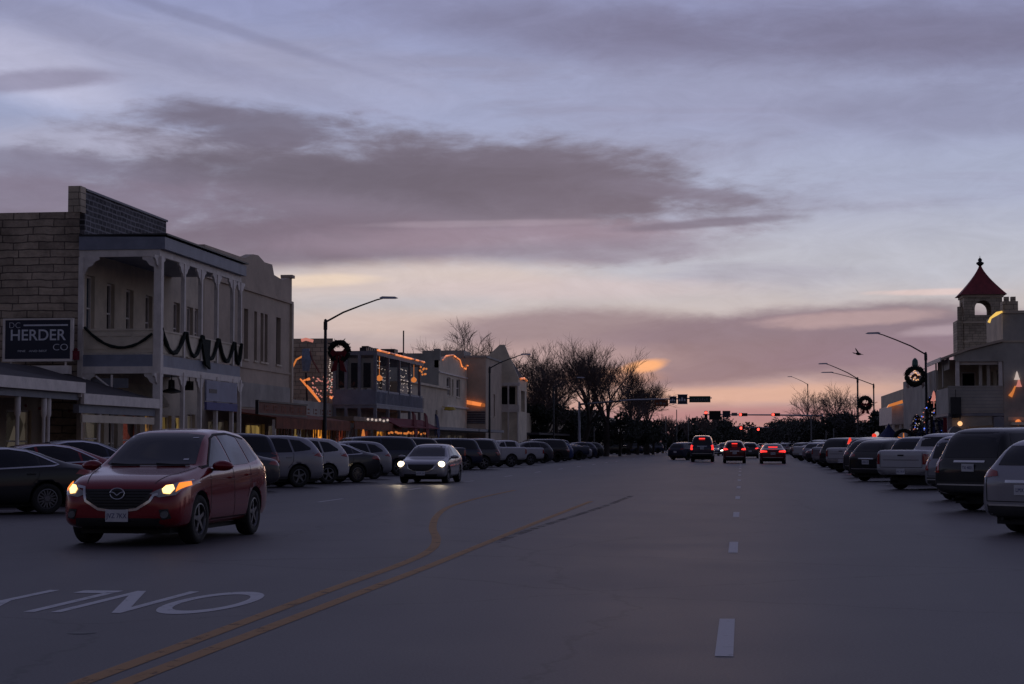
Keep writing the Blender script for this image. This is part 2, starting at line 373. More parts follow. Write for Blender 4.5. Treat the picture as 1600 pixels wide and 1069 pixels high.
def patch(bvh, poly, axis, sg, off, step, name, m, parent, thick=0):
    P = [Vector(p) for p in poly]; pts = []; 
    for a, b in zip(P, P[1:] + P[:1]):
        k = max(1, int((b - a).length / step))
        pts += [a.lerp(b, i / k) for i in range(k)]
    nb = len(pts)
    def inside(q):
        r = False
        for a, b in zip(P, P[1:] + P[:1]):
            if (a.y > q.y) != (b.y > q.y) and q.x < (b.x - a.x) * (q.y - a.y) / (b.y - a.y) + a.x: r = not r
        return r
    x0, x1 = min(p.x for p in P), max(p.x for p in P); y0, y1 = min(p.y for p in P), max(p.y for p in P)
    gx = x0 + step / 2
    while gx < x1:
        gy = y0 + step / 2
        while gy < y1:
            q = Vector((gx, gy))
            if inside(q) and min((q - p).length for p in pts[:nb]) > step * .45: pts.append(q)
            gy += step
        gx += step
    vv, ee, ff, *_ = delaunay_2d_cdt(pts, [], [list(range(nb))], 1, 1e-5)
    V = []; ok = []
    for q in vv:
        if axis == 'y': o_, d_ = Vector((q.x, sg * 3, q.y)), Vector((0, -sg, 0))
        elif axis == 'x': o_, d_ = Vector((sg * 6, q.x, q.y)), Vector((-sg, 0, 0))
        else: o_, d_ = Vector((q.x, q.y, 4)), Vector((0, 0, -1))
        h, nrm, _, _ = bvh.ray_cast(o_, d_)
        ok.append(h is not None); V.append((h + (nrm if nrm.dot(d_) < 0 else -nrm) * off) if h else Vector())
    ff = [f for f in ff if all(ok[i] for i in f)]
    mb = MB(); mb.v = [tuple(v) for v in V]; mb.f = [tuple(f) for f in ff]
    me = bpy.data.meshes.new(name); me.from_pydata(mb.v, [], mb.f)
    bm = bmesh.new(); bm.from_mesh(me)
    bmesh.ops.delete(bm, geom=[v for v in bm.verts if not v.link_faces], context='VERTS')
    bmesh.ops.recalc_face_normals(bm, faces=bm.faces); bm.faces.ensure_lookup_table()
    if bm.faces:
        d_ = {'y': Vector((0, sg, 0)), 'x': Vector((sg, 0, 0)), 'z': Vector((0, 0, 1))}[axis]
        if sum(f.normal.dot(d_) for f in bm.faces) < 0: bmesh.ops.reverse_faces(bm, faces=bm.faces)
    bm.to_mesh(me); bm.free(); me.shade_smooth()
    o = bpy.data.objects.new(name, me); COL.objects.link(o); me.materials.append(M[m] if isinstance(m, str) else m); o.parent = parent
    return o
def line_patch(bvh, pts, wd, axis, sg, off, name, m, parent, step=.08):
    mb = MB(); P = [Vector(p) for p in pts]; Q = []
    for a, b in zip(P, P[1:]):
        k = max(1, int((b - a).length / step)); Q += [a.lerp(b, i / k) for i in range(k)]
    Q.append(P[-1]); prev = None
    for i, q in enumerate(Q):
        t = (Q[min(i + 1, len(Q) - 1)] - Q[max(i - 1, 0)]).normalized(); n_ = Vector((-t.y, t.x)) * wd / 2; pair = []
        for e in (q - n_, q + n_):
            if axis == 'y': o_, d_ = Vector((e.x, sg * 3, e.y)), Vector((0, -sg, 0))
            elif axis == 'x': o_, d_ = Vector((sg * 6, e.x, e.y)), Vector((-sg, 0, 0))
            else: o_, d_ = Vector((e.x, e.y, 4)), Vector((0, 0, -1))
            h, nr, _, _ = bvh.ray_cast(o_, d_)
            if h is None: pair = None; break
            pair.append(h + (nr if nr.dot(d_) < 0 else -nr) * off)
        if pair and prev: mb.quad(prev[0], prev[1], pair[1], pair[0])
        prev = pair
    return mb.build(name, m, parent) if mb.f else None
WHEELS = {}
def make_wheel(parent, ax, y, r, wd, sg, spokes=5, rimm='silver_metal', steer=0, style=0):
    key = (round(r, 3), wd, sg, spokes, rimm, style)
    e = bpy.data.objects.new('wheel', None); COL.objects.link(e); e.empty_display_size = .2
    e.location = (ax, y, r); e.rotation_euler = (0, 0, steer); e.parent = parent
    if key not in WHEELS:
        h = wd / 2; ri = r * .66
        t = MB().lathe([(ri, -h), (r * .93, -h), (r * .985, -h * .8), (r, -h * .5), (r, h * .5), (r * .985, h * .8), (r * .93, h), (ri, h), (ri - .01, 0)], 32, 'y', closed=True).build('tyre', 'tyre', e, True)
        m = MB(); q = sg * h
        m.lathe([(ri + .004, q * .96), (ri - .02, q * 1.0), (ri - .03, q * .75), (ri - .035, q * .2), (ri - .035, -q * .6)], 32, 'y', caps=False)
        m.lathe([(.001, q * .90), (.055, q * .90), (.07, q * .80), (.07, q * .4)], 16, 'y')
        for k in range(spokes):
            a = 2 * math.pi * k / spokes + .2
            fan = (-.16, .16) if style == 0 else ((-.26, -.02), (.26, .02))
            def arm(a0, a1, w0, w1):
                ca, sa = math.cos(a0), math.sin(a0); cb, sb = math.cos(a1), math.sin(a1); r0, r1 = .045, ri - .02
                p = [(r0 * ca - w0 * sa, r0 * sa + w0 * ca), (r0 * ca + w0 * sa, r0 * sa - w0 * ca), (r1 * cb + w1 * sb, r1 * sb - w1 * cb), (r1 * cb - w1 * sb, r1 * sb + w1 * cb)]
                m.prism([(x, q * .86, z) for x, z in p], (0, -q * .22, 0))
            if style == 0: arm(a, a, .032, .024)
            else: arm(a, a - .2, .016, .012); arm(a, a + .2, .016, .012)
        rm = m.build('rim', rimm, e)
        b = MB().lathe([(.001, q * .25), (ri - .04, q * .25), (ri - .04, -q * .5), (.001, -q * .5)], 24, 'y').build('brake_disc', 'black_plastic', e)
        WHEELS[key] = (t.data, rm.data, b.data)
    else:
        for nme, me in zip(('tyre', 'rim', 'brake_disc'), WHEELS[key]):
            o = bpy.data.objects.new(nme, me); COL.objects.link(o); o.parent = e
    return e

def vehicle(name, label, cat, group, S, paint_m):
    root = empty(name, (0, 0, 0), label, cat, group)
    st = dense(S['st'], S.get('step', .3)); r = S['r']; w = S['w']; axf, axr = S['ax']
    body, bvh = make_body(st, (axf, axr), r, root, paint_m, S.get('well', .06))
    for ax, steer in ((axf, S.get('steer', 0)), (axr, 0)):
        for sg in (1, -1): make_wheel(root, ax, sg * (w - S.get('wd', .23) / 2 - .02), r, S.get('wd', .23), sg, S.get('spokes', 5), S.get('rim', 'rim_metal'), steer, S.get('style', 0))
    fine = S.get('fine', .12)
    patch(bvh, S['ws'], 'x', 1, .006, fine, 'windshield', 'car_glass', root)
    patch(bvh, S['rw'], 'x', -1, .006, fine, 'rear_window', 'car_glass', root)
    for sg in (1, -1):
        for poly in S['side']: patch(bvh, poly, 'y', sg, .006, fine, 'side_window', 'car_glass', root)
        if 'trimline' in S: line_patch(bvh, S['trimline'], .03, 'y', sg, .011, 'window_trim', 'chrome', root)
        for ln in S['seams']: line_patch(bvh, ln, .014, 'y', sg, .004, 'door_seam', 'seam', root)
        for hx, hz in S['handles']:
            h, nr, _, _ = bvh.ray_cast(Vector((hx, 3 * sg, hz)), Vector((0, -sg, 0)))
            if h: MB().box((hx - .09, h.y - .01 * sg, hz - .014), (hx + .09, h.y + .035 * sg, hz + .014)).build('door_handle', paint_m, root)
        if 'clad' in S: patch(bvh, S['clad'], 'y', sg, .008, .25, 'side_cladding', 'black_plastic', root)
        # mirror: rounded housing on a stalk
        mx_, mz = S['mirror']; h, nr, _, _ = bvh.ray_cast(Vector((mx_, 3 * sg, mz - .05)), Vector((0, -sg, 0)))
        yy = h.y if h else w * sg
        mm = MB().lathe([(.001, -.065), (.06, -.06), (.10, -.02), (.112, .03), (.10, .06), (.001, .055)], 14, 'axis_x' if 0 else 'x', (0, 0, 0))
        mm.v = [(mx_ - v[0], yy + sg * .16 + v[1] * 1.45 * (1 + .5 * max(0, sg * v[1])), mz + v[2] * .72 - abs(v[1]) * .1) for v in mm.v]
        mr = mm.build('wing_mirror', paint_m, root, True); smooth_angle(mr, 50)
        MB().box((mx_ - .03, yy - sg * .03, mz - .08), (mx_ + .02, yy + sg * .12, mz - .045)).build('mirror_stalk', 'black_plastic', mr)
    for ln in S.get('rseams', ()): line_patch(bvh, ln, .016, 'x', -1, .005, 'tailgate_seam', 'seam', root)
    if 'rtrim' in S: line_patch(bvh, S['rtrim'], .045, 'x', -1, .012, 'tailgate_trim', S.get('rtm', 'chrome'), root)
    if 'rbstep' in S: line_patch(bvh, S['rbstep'], .03, 'x', -1, .014, 'bumper_trim', 'silver_metal', root)
    mb = MB().box((axr - .75, -.72 * w, .17), (axf + .62, .72 * w, .42)); mb.tube([(axr, -w + .3, r), (axr, w - .3, r)], .06, 8)
    mb.tube([(axr - .3, .45, .27), (S['st'][-1][0] + .06, .47, .27)], .035, 8).build('underbody', 'seam', root)
    for sg in (1, -1):
        fl = [(y * sg, z) for y, z in S['head']]; hl = patch(bvh, fl, 'x', 1, .008, .05, 'headlight', 'lamp_clear', root)
        tl = patch(bvh, [(y * sg, z) for y, z in S['tail']], 'x', -1, .009, .06, 'tail_light', 'tail_red', root)
        if 'tailside' in S: patch(bvh, S['tailside'], 'y', sg, .009, .06, 'side_tail_light', 'tail_red', root)
    g = patch(bvh, S['grille'], 'x', 1, .007, .07, 'grille', 'black_plastic', root)
    if 'grilletrim' in S: line_patch(bvh, S['grilletrim'], .035, 'x', 1, .014, 'grille_trim', 'chrome', root, .03)
    patch(bvh, S['intake'], 'x', 1, .007, .08, 'lower_bumper', 'black_plastic', root)
    patch(bvh, S['rbump'], 'x', -1, .007, .10, 'rear_bumper', S.get('rbm', 'black_plastic'), root)
    for sg, (py, pz) in ((1, S['fplate']), (-1, S['rplate'])):
        h, nr, _, _ = bvh.ray_cast(Vector((6 * sg, py, pz)), Vector((-sg, 0, 0)))
        if h is None: continue
        x = h.x + .02 * sg
        pl = MB().box((x - .006, py - .165, pz - .085), (x + .006, py + .165, pz + .085)).build('license_plate', 'plate', root)
        mx = Matrix.Translation((x + .008 * sg, py, pz - .005)) @ Matrix.Rotation(sg * math.pi / 2, 4, 'Z') @ Matrix.Rotation(math.pi / 2, 4, 'X')
        text(S.get('ptext', 'JVC 7KX'), .095, 'plate_number', 'plate_text', pl, mx, .85, .001)
    return root, bvh

SUV = dict(
 st=[(2.30, .60, .46, .36, .58, .66), (2.25, .74, .58, .28, .66, .80), (2.12, .86, .68, .24, .76, .915), (1.85, .905, .73, .22, .86, .99), (1.33, .92, .77, .22, .95, 1.06),
     (1.02, .92, .79, .22, .99, 1.11), (.92, .92, .765, .22, 1.0, 1.16), (.30, .92, .62, .22, 1.03, 1.56), (.05, .92, .60, .22, 1.04, 1.64), (-.45, .92, .60, .22, 1.06, 1.68),
     (-1.1, .92, .595, .22, 1.08, 1.675), (-1.65, .915, .58, .23, 1.11, 1.63), (-1.95, .90, .56, .24, 1.11, 1.54), (-2.17, .87, .66, .26, 1.05, 1.17), (-2.24, .84, .64, .30, .93, 1.03), (-2.28, .78, .60, .36, .80, .86)],
 r=.355, w=.92, ax=(1.34, -1.36), wd=.23,
 ws=[(-.68, 1.14), (.68, 1.14), (.56, 1.565), (.3, 1.60), (-.3, 1.60), (-.56, 1.565)],
 rw=[(-.58, 1.17), (.58, 1.17), (.50, 1.50), (-.50, 1.50)],
 side=[[(.78, 1.10), (.12, 1.50), (-.12, 1.555), (-.22, 1.11)], [(-.28, 1.11), (-.20, 1.56), (-.72, 1.575), (-1.02, 1.54), (-1.12, 1.13)], [(-1.19, 1.14), (-1.09, 1.54), (-1.45, 1.50), (-1.80, 1.26), (-1.78, 1.20)]],
 seams=[[(.86, 1.06), (.90, .45), (.80, .34)], [(-.25, 1.08), (-.27, .34)], [(-1.16, 1.10), (-1.13, .82), (-.95, .62)], [(.80, .34), (-.95, .34)]],
 handles=[(-.10, .93), (-.98, .96)], mirror=(.70, 1.12), clad=[(.98, .235), (-.98, .235), (-.98, .33), (.98, .33)],
 head=[(.46, .74), (.60, .69), (.80, .72), (.90, .88), (.86, .93), (.70, .86)],
 tail=[(.52, .99), (.84, .96), (.87, 1.10), (.80, 1.13), (.56, 1.07)], tailside=[(-1.86, 1.02), (-2.25, .95), (-2.25, 1.10), (-2.0, 1.09)],
 grille=[(-.50, .80), (.50, .80), (.44, .62), (.26, .52), (0, .49), (-.26, .52), (-.44, .62)],
 grilletrim=[(-.64, .84), (-.52, .82), (-.47, .64), (-.28, .525), (0, .49), (.28, .525), (.47, .64), (.52, .72), (.58, .735)],
 intake=[(-.62, .40), (.62, .40), (.66, .29), (-.66, .29)], rbump=[(-.84, .50), (.84, .50), (.80, .32), (-.80, .32)],
 fplate=(0, .435), rplate=(0, .76), rseams=[[(-.74, .56), (-.76, 1.0)], [(.74, .56), (.76, 1.0)], [(-.74, .56), (.74, .56)]], rtrim=[(-.36, .90), (.36, .90)], rbstep=[(-.7, .50), (.7, .50)])
BIG = dict(
 st=[(2.78, .74, .60, .40, .70, .80), (2.74, .90, .72, .36, .90, 1.02), (2.55, .97, .80, .34, 1.00, 1.12), (2.0, 1.0, .84, .32, 1.08, 1.19), (1.45, 1.0, .86, .32, 1.12, 1.23),
     (1.32, 1.0, .84, .32, 1.13, 1.28), (.80, 1.0, .74, .32, 1.15, 1.74), (.62, 1.0, .72, .32, 1.15, 1.83), (0, 1.0, .72, .32, 1.16, 1.88), (-1.2, 1.0, .72, .33, 1.17, 1.89),
     (-2.2, 1.0, .71, .34, 1.17, 1.86), (-2.50, .99, .70, .36, 1.16, 1.78), (-2.66, .97, .76, .38, 1.12, 1.25), (-2.74, .95, .76, .42, 1.0, 1.10), (-2.78, .90, .72, .46, .85, .92)],
 r=.40, w=1.0, ax=(1.72, -1.56), wd=.27, spokes=6,
 ws=[(-.74, 1.27), (.74, 1.27), (.66, 1.76), (-.66, 1.76)], rw=[(-.72, 1.20), (.72, 1.20), (.66, 1.76), (-.66, 1.76)],
 side=[[(1.10, 1.23), (.66, 1.66), (.42, 1.74), (.34, 1.22)], [(.27, 1.22), (.33, 1.75), (-.62, 1.76), (-.66, 1.22)], [(-.74, 1.22), (-.70, 1.76), (-2.26, 1.73), (-2.42, 1.22)]],
 seams=[[(1.18, 1.18), (1.18, .48)], [(.30, 1.2), (.30, .45)], [(-.70, 1.2), (-.72, .9), (-.98, .66)], [(1.18, .46), (-.95, .46)]],
 handles=[(.46, 1.05), (-.54, 1.06)], mirror=(1.02, 1.26), clad=[(1.25, .335), (-1.08, .335), (-1.08, .42), (1.25, .42)],
 head=[(.60, .86), (.90, .84), (.93, .99), (.62, 1.0)], tail=[(.80, .86), (.98, .86), (.98, 1.22), (.84, 1.22)], tailside=[(-2.60, .88), (-2.76, .88), (-2.70, 1.16), (-2.58, 1.18)],
 grille=[(-.58, 1.0), (.58, 1.0), (.54, .66), (-.54, .66)], intake=[(-.76, .56), (.76, .56), (.72, .42), (-.72, .42)],
 rbump=[(-.94, .66), (.94, .66), (.90, .44), (-.90, .44)], fplate=(0, .54), rplate=(0, .98), rseams=[[(-.82, .70), (-.82, 1.2)], [(.82, .70), (.82, 1.2)], [(-.82, .70), (.82, .70)]], rtrim=[(-.42, 1.115), (.42, 1.115)], rbstep=[(-.86, .60), (.86, .60)])
SEDAN = dict(
 st=[(2.42, .58, .46, .30, .50, .58), (2.36, .76, .60, .24, .60, .72), (2.15, .88, .70, .20, .72, .83), (1.7, .915, .75, .19, .80, .92), (1.2, .92, .78, .19, .86, .985),
     (1.02, .92, .76, .19, .88, 1.02), (.25, .92, .60, .19, .92, 1.37), (-.05, .92, .57, .19, .93, 1.43), (-.6, .92, .57, .19, .95, 1.45), (-1.1, .92, .57, .20, .97, 1.40),
     (-1.9, .91, .68, .20, .99, 1.10), (-2.1, .90, .70, .22, .97, 1.07), (-2.34, .86, .70, .26, .92, 1.03), (-2.42, .82, .66, .32, .82, .90), (-2.45, .76, .60, .38, .70, .76)],
 r=.33, w=.92, ax=(1.45, -1.40), wd=.22, spokes=8, style=1,
 ws=[(-.69, 1.04), (.69, 1.04), (.54, 1.375), (-.54, 1.375)], rw=[(-.62, 1.12), (.62, 1.12), (.50, 1.37), (-.50, 1.37)],
 side=[[(.86, .985), (.20, 1.30), (-.14, 1.36), (-.20, .99)], [(-.27, .99), (-.21, 1.365), (-.60, 1.375), (-1.0, 1.32), (-1.18, 1.24), (-1.22, 1.03)], [(-1.28, 1.03), (-1.25, 1.21), (-1.55, 1.09), (-1.52, 1.045)]],
 trimline=[(.90, .97), (.22, 1.315), (-.2, 1.385), (-.62, 1.395), (-1.02, 1.34), (-1.30, 1.23), (-1.66, 1.06), (-1.55, 1.03), (-.2, .965), (.88, .955)],
 seams=[[(.92, .95), (.94, .42), (.84, .30)], [(-.23, .96), (-.26, .30)], [(-1.25, 1.0), (-1.20, .78), (-.98, .56)], [(.84, .30), (-.95, .30)]],
 handles=[(-.08, .83), (-1.05, .86)], mirror=(.74, 1.0),
 head=[(.50, .62), (.80, .62), (.88, .76), (.80, .78), (.56, .70)], tail=[(.40, .84), (.80, .82), (.86, .95), (.78, .97), (.42, .93)], tailside=[(-2.0, .86), (-2.42, .80), (-2.40, .94), (-2.1, .95)],
 grille=[(-.44, .62), (.44, .62), (.38, .46), (-.38, .46)], intake=[(-.66, .36), (.66, .36), (.62, .26), (-.62, .26)],
 rbump=[(-.80, .42), (.80, .42), (.76, .28), (-.76, .28)], fplate=(0, .42), rplate=(0, .74), rseams=[[(-.62, .80), (-.66, 1.0)], [(.62, .80), (.66, 1.0)], [(-.62, .80), (.62, .80)]], rbstep=[(-.7, .46), (.7, .46)])
TRUCK = dict(
 st=[(2.90, .76, .62, .44, .76, .86), (2.86, .92, .76, .40, .94, 1.06), (2.65, .97, .82, .38, 1.04, 1.16), (2.0, 1.0, .86, .38, 1.12, 1.22), (1.55, 1.0, .88, .38, 1.15, 1.26),
     (1.42, 1.0, .85, .38, 1.16, 1.31), (.92, 1.0, .74, .38, 1.17, 1.78), (.70, 1.0, .72, .38, 1.17, 1.86), (.1, 1.0, .72, .38, 1.18, 1.89), (-.55, 1.0, .72, .38, 1.19, 1.85),
     (-.72, 1.0, .74, .38, 1.19, 1.76), (-.86, 1.0, .84, .38, 1.21, 1.34), (-.92, 1.0, .90, .40, 1.24, 1.31), (-2.0, 1.0, .90, .42, 1.25, 1.31), (-2.78, .99, .90, .46, 1.25, 1.31), (-2.84, .97, .88, .48, 1.20, 1.26), (-2.87, .93, .84, .52, 1.05, 1.12)],
 r=.41, w=1.0, ax=(1.88, -1.70), wd=.27, spokes=6,
 ws=[(-.74, 1.30), (.74, 1.30), (.66, 1.79), (-.66, 1.79)], rw=[(-.62, 1.42), (.62, 1.42), (.60, 1.74), (-.60, 1.74)],
 side=[[(1.20, 1.26), (.78, 1.68), (.52, 1.75), (.42, 1.24)], [(.35, 1.24), (.42, 1.76), (-.42, 1.74), (-.50, 1.24)]],
 seams=[[(1.28, 1.2), (1.28, .52)], [(.38, 1.22), (.38, .5)], [(-.56, 1.22), (-.58, .5)], [(1.28, .5), (-.58, .5)], [(-.89, 1.22), (-.89, .46)]],
 handles=[(.55, 1.08), (-.38, 1.08)], mirror=(1.12, 1.32),
 head=[(.62, .88), (.92, .86), (.94, 1.02), (.64, 1.04)], tail=[(.84, .84), (.97, .84), (.97, 1.18), (.84, 1.18)], tailside=[(-2.70, .86), (-2.85, .86), (-2.83, 1.16), (-2.72, 1.18)],
 grille=[(-.58, 1.04), (.58, 1.04), (.54, .70), (-.54, .70)], intake=[(-.78, .60), (.78, .60), (.74, .46), (-.74, .46)],
 rbump=[(-.94, .70), (.94, .70), (.90, .50), (-.90, .50)], rbm='silver_metal', fplate=(0, .60), rplate=(0, .60), rseams=[[(-.82, .74), (-.82, 1.22)], [(.82, .74), (.82, 1.22)], [(-.82, .74), (.82, .74)], [(-.7, .98), (.7, .98)]], rtrim=[(-.12, 1.13), (.12, 1.13)], rtm='seam', rbstep=[(-.86, .52), (.86, .52)])
# ------------------------------------------------------------------ world: dusk sky with drifting stratus
W = bpy.data.worlds.new('World'); SC.world = W; W.use_nodes = True
nt = W.node_tree; nt.nodes.clear(); L = nt.links.new
tc = N(nt, 'ShaderNodeTexCoord'); sep = N(nt, 'ShaderNodeSeparateXYZ'); L(tc.outputs['Generated'], sep.inputs[0])
def Mth(op, a, b=None, c=None, clamp=False):
    n = N(nt, 'ShaderNodeMath', operation=op); n.use_clamp = clamp
    for i, q in enumerate((a, b, c)):
        if q is None: continue
        if isinstance(q, (int, float)): n.inputs[i].default_value = q
        else: L(q, n.inputs[i])
    return n.outputs[0]
az = Mth('ARCTAN2', sep.outputs[0], sep.outputs[1]); el = Mth('ARCSINE', sep.outputs[2])
cxy = N(nt, 'ShaderNodeCombineXYZ'); L(az, cxy.inputs[0]); L(el, cxy.inputs[1])
def noise(sx, sy, det=6, rough=.55, off=0, dist=0):
    mp = N(nt, 'ShaderNodeMapping'); mp.inputs['Scale'].default_value = (sx, sy, 1); mp.inputs['Location'].default_value = (off, off * .7, off * .3)
    L(cxy.outputs[0], mp.inputs[0]); n = N(nt, 'ShaderNodeTexNoise'); n.inputs['Scale'].default_value = 1; n.inputs['Detail'].default_value = det
    n.inputs['Roughness'].default_value = rough; n.inputs['Distortion'].default_value = dist; L(mp.outputs[0], n.inputs['Vector']); return n.outputs['Fac']
nA, nB, nC = noise(9, 26, 7, .6, 3.1, .4), noise(9, 26, 7, .6, 11.7, .4), noise(30, 110, 6, .6, 5.0, .3)
def S(c): return tuple(((q / 255) / 12.92 if q / 255 < .04045 else ((q / 255 + .055) / 1.055) ** 2.4) for q in c)
# vertical gradient; position = elevation in picture rows above the horizon / 2800
rp = N(nt, 'ShaderNodeValToRGB'); cr = rp.color_ramp; cr.interpolation = 'EASE'
G = [(-40, (92, 72, 84)), (0, (146, 108, 118)), (40, (160, 126, 130)), (75, (186, 156, 150)), (130, (172, 154, 156)), (200, (184, 178, 180)), (270, (177, 181, 194)),
     (400, (160, 168, 194)), (520, (152, 160, 192)), (700, (141, 147, 184)), (1200, (118, 120, 150)), (3000, (98, 100, 132))]
emin, emax = -40 / 2800, 3000 / 2800
cr.elements[0].position = 0; cr.elements[0].color = c4(S(G[0][1])); cr.elements[1].position = 1; cr.elements[1].color = c4(S(G[-1][1]))
for v, c in G[1:-1]:
    e = cr.elements.new((v / 2800 - emin) / (emax - emin)); e.color = c4(S(c))
eln = Mth('ADD', el, Mth('MULTIPLY', Mth('SUBTRACT', nA, .5), .02))
L(Mth('DIVIDE', Mth('SUBTRACT', eln, emin), emax - emin), rp.inputs[0])
cur = rp.outputs[0]
def blob(u, v, ru, rv, col, op=1.0, tilt=0, soft=.6, wob=.5, fine=.25, nz=None):
    """cloud bank centred on azimuth (u-1160)/2800, elevation (694-v)/2800"""
    global cur
    a0, e0 = (u - 1160) / 2800, (694 - v) / 2800; ru /= 2800; rv /= 2800
    da = Mth('SUBTRACT', az, a0); de = Mth('SUBTRACT', el, e0)
    if tilt: de = Mth('SUBTRACT', de, Mth('MULTIPLY', da, tilt))
    da = Mth('DIVIDE', da, ru); de = Mth('DIVIDE', de, rv)
    d = Mth('SQRT', Mth('ADD', Mth('MULTIPLY', da, da), Mth('MULTIPLY', de, de)))
    n = Mth('ADD', Mth('MULTIPLY', Mth('SUBTRACT', nz or nB, .5), wob * 2.4), Mth('MULTIPLY', Mth('SUBTRACT', nC, .5), fine * 2))
    d = Mth('ADD', d, n)
    m = N(nt, 'ShaderNodeMapRange', interpolation_type='SMOOTHSTEP'); m.inputs[1].default_value = 1 + soft / 2; m.inputs[2].default_value = 1 - soft / 2
    m.inputs[3].default_value = 0; m.inputs[4].default_value = op; L(d, m.inputs[0])
    mx = N(nt, 'ShaderNodeMix', data_type='RGBA'); L(m.outputs[0], mx.inputs[0]); L(cur, mx.inputs[6]); mx.inputs[7].default_value = c4(S(col)); cur = mx.outputs[2]
# thin high streaks over everything
st = N(nt, 'ShaderNodeMapRange', interpolation_type='SMOOTHSTEP'); st.inputs[1].default_value = .48; st.inputs[2].default_value = .72; st.inputs[4].default_value = .42; L(noise(5, 34, 8, .6, 7.3, .6), st.inputs[0])
mx = N(nt, 'ShaderNodeMix', data_type='RGBA'); L(st.outputs[0], mx.inputs[0]); L(cur, mx.inputs[6]); mx.inputs[7].default_value = c4(S((134, 132, 156))); cur = mx.outputs[2]
blob(30, 125, 150, 38, (192, 193, 218), .9, -.25, 1.4)
blob(250, 105, 420, 60, (160, 160, 186), .6, -.1, 1.2)
blob(120, 60, 420, 22, (126, 128, 158), .4, -.25, 1.0)
blob(330, 50, 260, 10, (118, 120, 150), .4, -.28, 1.0)
blob(60, 150, 110, 13, (132, 128, 154), .7, .1, 1.1, .6, .5)
blob(950, 60, 330, 42, (117, 117, 146), .75, -.12, 1.3)
blob(1450, 75, 420, 60, (112, 110, 138), .8, -.04, 1.2)
blob(1150, 150, 260, 50, (140, 142, 170), .5, 0, 1.4)
blob(1500, 190, 260, 40, (128, 130, 158), .6, 0, 1.3)
blob(160, 240, 260, 28, (170, 168, 190), .7, 0, 1.2)
blob(620, 300, 500, 98, (114, 109, 127), 1, -.02, .7, .6, .45)
blob(300, 190, 90, 22, (120, 116, 138), .6, .0, .9, .6, .5, nA)
blob(120, 335, 430, 66, (122, 113, 133), .9, 0, 1.0, .6, .4)
blob(60, 268, 240, 20, (124, 120, 142), .8, -.05, .9, .6, .4)
blob(420, 205, 140, 36, (110, 106, 126), .9, -.06, .7, .6, .5)
blob(800, 280, 300, 54, (104, 100, 118), .9, -.08, .85, .6, .5)
blob(1060, 300, 140, 14, (116, 112, 132), .7, -.12, .9, .5, .4)
blob(560, 275, 330, 34, (97, 93, 110), .75, -.02, 1.0, .6, .4)
blob(420, 385, 330, 44, (114, 104, 122), .9, .02, .8)
blob(800, 372, 300, 22, (146, 132, 150), .75, .03, 1.1)
blob(760, 350, 170, 5, (156, 144, 160), .5, .02, 1.0, .4)
blob(900, 395, 260, 18, (134, 128, 148), .7, .03, 1.1)
blob(1100, 352, 120, 7, (112, 108, 128), .8, .06, .9, .3)
blob(620, 440, 300, 26, (202, 188, 184), .85, .02, 1.2, .5, .2, nA)
blob(500, 440, 90, 9, (226, 206, 188), .85, .03, 1.0, .4)
blob(860, 452, 260, 16, (196, 184, 188), .7, 0, 1.2)
blob(640, 508, 230, 18, (196, 178, 174), .85, 0, 1.2)
blob(880, 520, 220, 34, (134, 122, 134), .9, .02, .8)
blob(1260, 530, 330, 44, (124, 114, 130), 1, .04, .6, .35)
blob(1120, 568, 260, 32, (124, 112, 126), .95, .05, .7, .35)
blob(1480, 560, 240, 40, (126, 112, 130), .9, .0, .8)
blob(1330, 502, 110, 9, (176, 154, 158), .7, .03, 1.2, .9, .9)
blob(1450, 463, 80, 4, (214, 192, 190), .75, 0, 1.1, .6, .5)
blob(1470, 522, 60, 8, (172, 158, 170), .6, .05, 1.2, .9, .8)
blob(780, 560, 240, 22, (168, 148, 152), .7, 0, 1.2)
blob(1006, 573, 30, 8, (240, 172, 124), .95, .14, .9, .5, .4)
blob(950, 590, 60, 12, (200, 150, 126), .6, .0, 1.3)
blob(1190, 617, 190, 12, (204, 166, 150), .8, .03, 1.1, .5, .3)
blob(1180, 648, 160, 10, (158, 120, 130), .8, 0, 1.2, .4)
fx = N(nt, 'ShaderNodeMapRange'); fx.inputs[1].default_value = .3; fx.inputs[2].default_value = .7; fx.inputs[3].default_value = .93; fx.inputs[4].default_value = 1.07; L(noise(24, 70, 9, .68, 2.2, .8), fx.inputs[0])
fv = N(nt, 'ShaderNodeVectorMath', operation='SCALE'); L(cur, fv.inputs[0]); L(fx.outputs[0], fv.inputs['Scale']); cur = fv.outputs[0]
sky = N(nt, 'ShaderNodeTexSky', sky_type='NISHITA'); sky.sun_disc = False; sky.sun_elevation = R(1.5); sky.sun_rotation = R(-3.2)
bg1 = N(nt, 'ShaderNodeBackground'); bg1.inputs[1].default_value = .0035; L(sky.outputs[0], bg1.inputs[0])
bg2 = N(nt, 'ShaderNodeBackground'); L(cur, bg2.inputs[0])
bk = N(nt, 'ShaderNodeMapRange', interpolation_type='SMOOTHSTEP'); bk.inputs[1].default_value = -.5; bk.inputs[2].default_value = .85; bk.inputs[3].default_value = .38; bk.inputs[4].default_value = 1.06
L(sep.outputs[1], bk.inputs[0]); L(bk.outputs[0], bg2.inputs[1])
add = N(nt, 'ShaderNodeAddShader'); out = N(nt, 'ShaderNodeOutputWorld')
L(bg1.outputs[0], add.inputs[0]); L(bg2.outputs[0], add.inputs[1]); L(add.outputs[0], out.inputs[0])
W.cycles.sampling_method = 'MANUAL'; W.cycles.sample_map_resolution = 512
sun = bpy.data.lights.new('sun', 'SUN'); sun.energy = .06; sun.angle = R(10); sun.color = (1, .62, .42)
so = bpy.data.objects.new('sun', sun); COL.objects.link(so); so.rotation_euler = (R(88.5), 0, R(180 + 3.2)); so.location = (0, 300, 60)
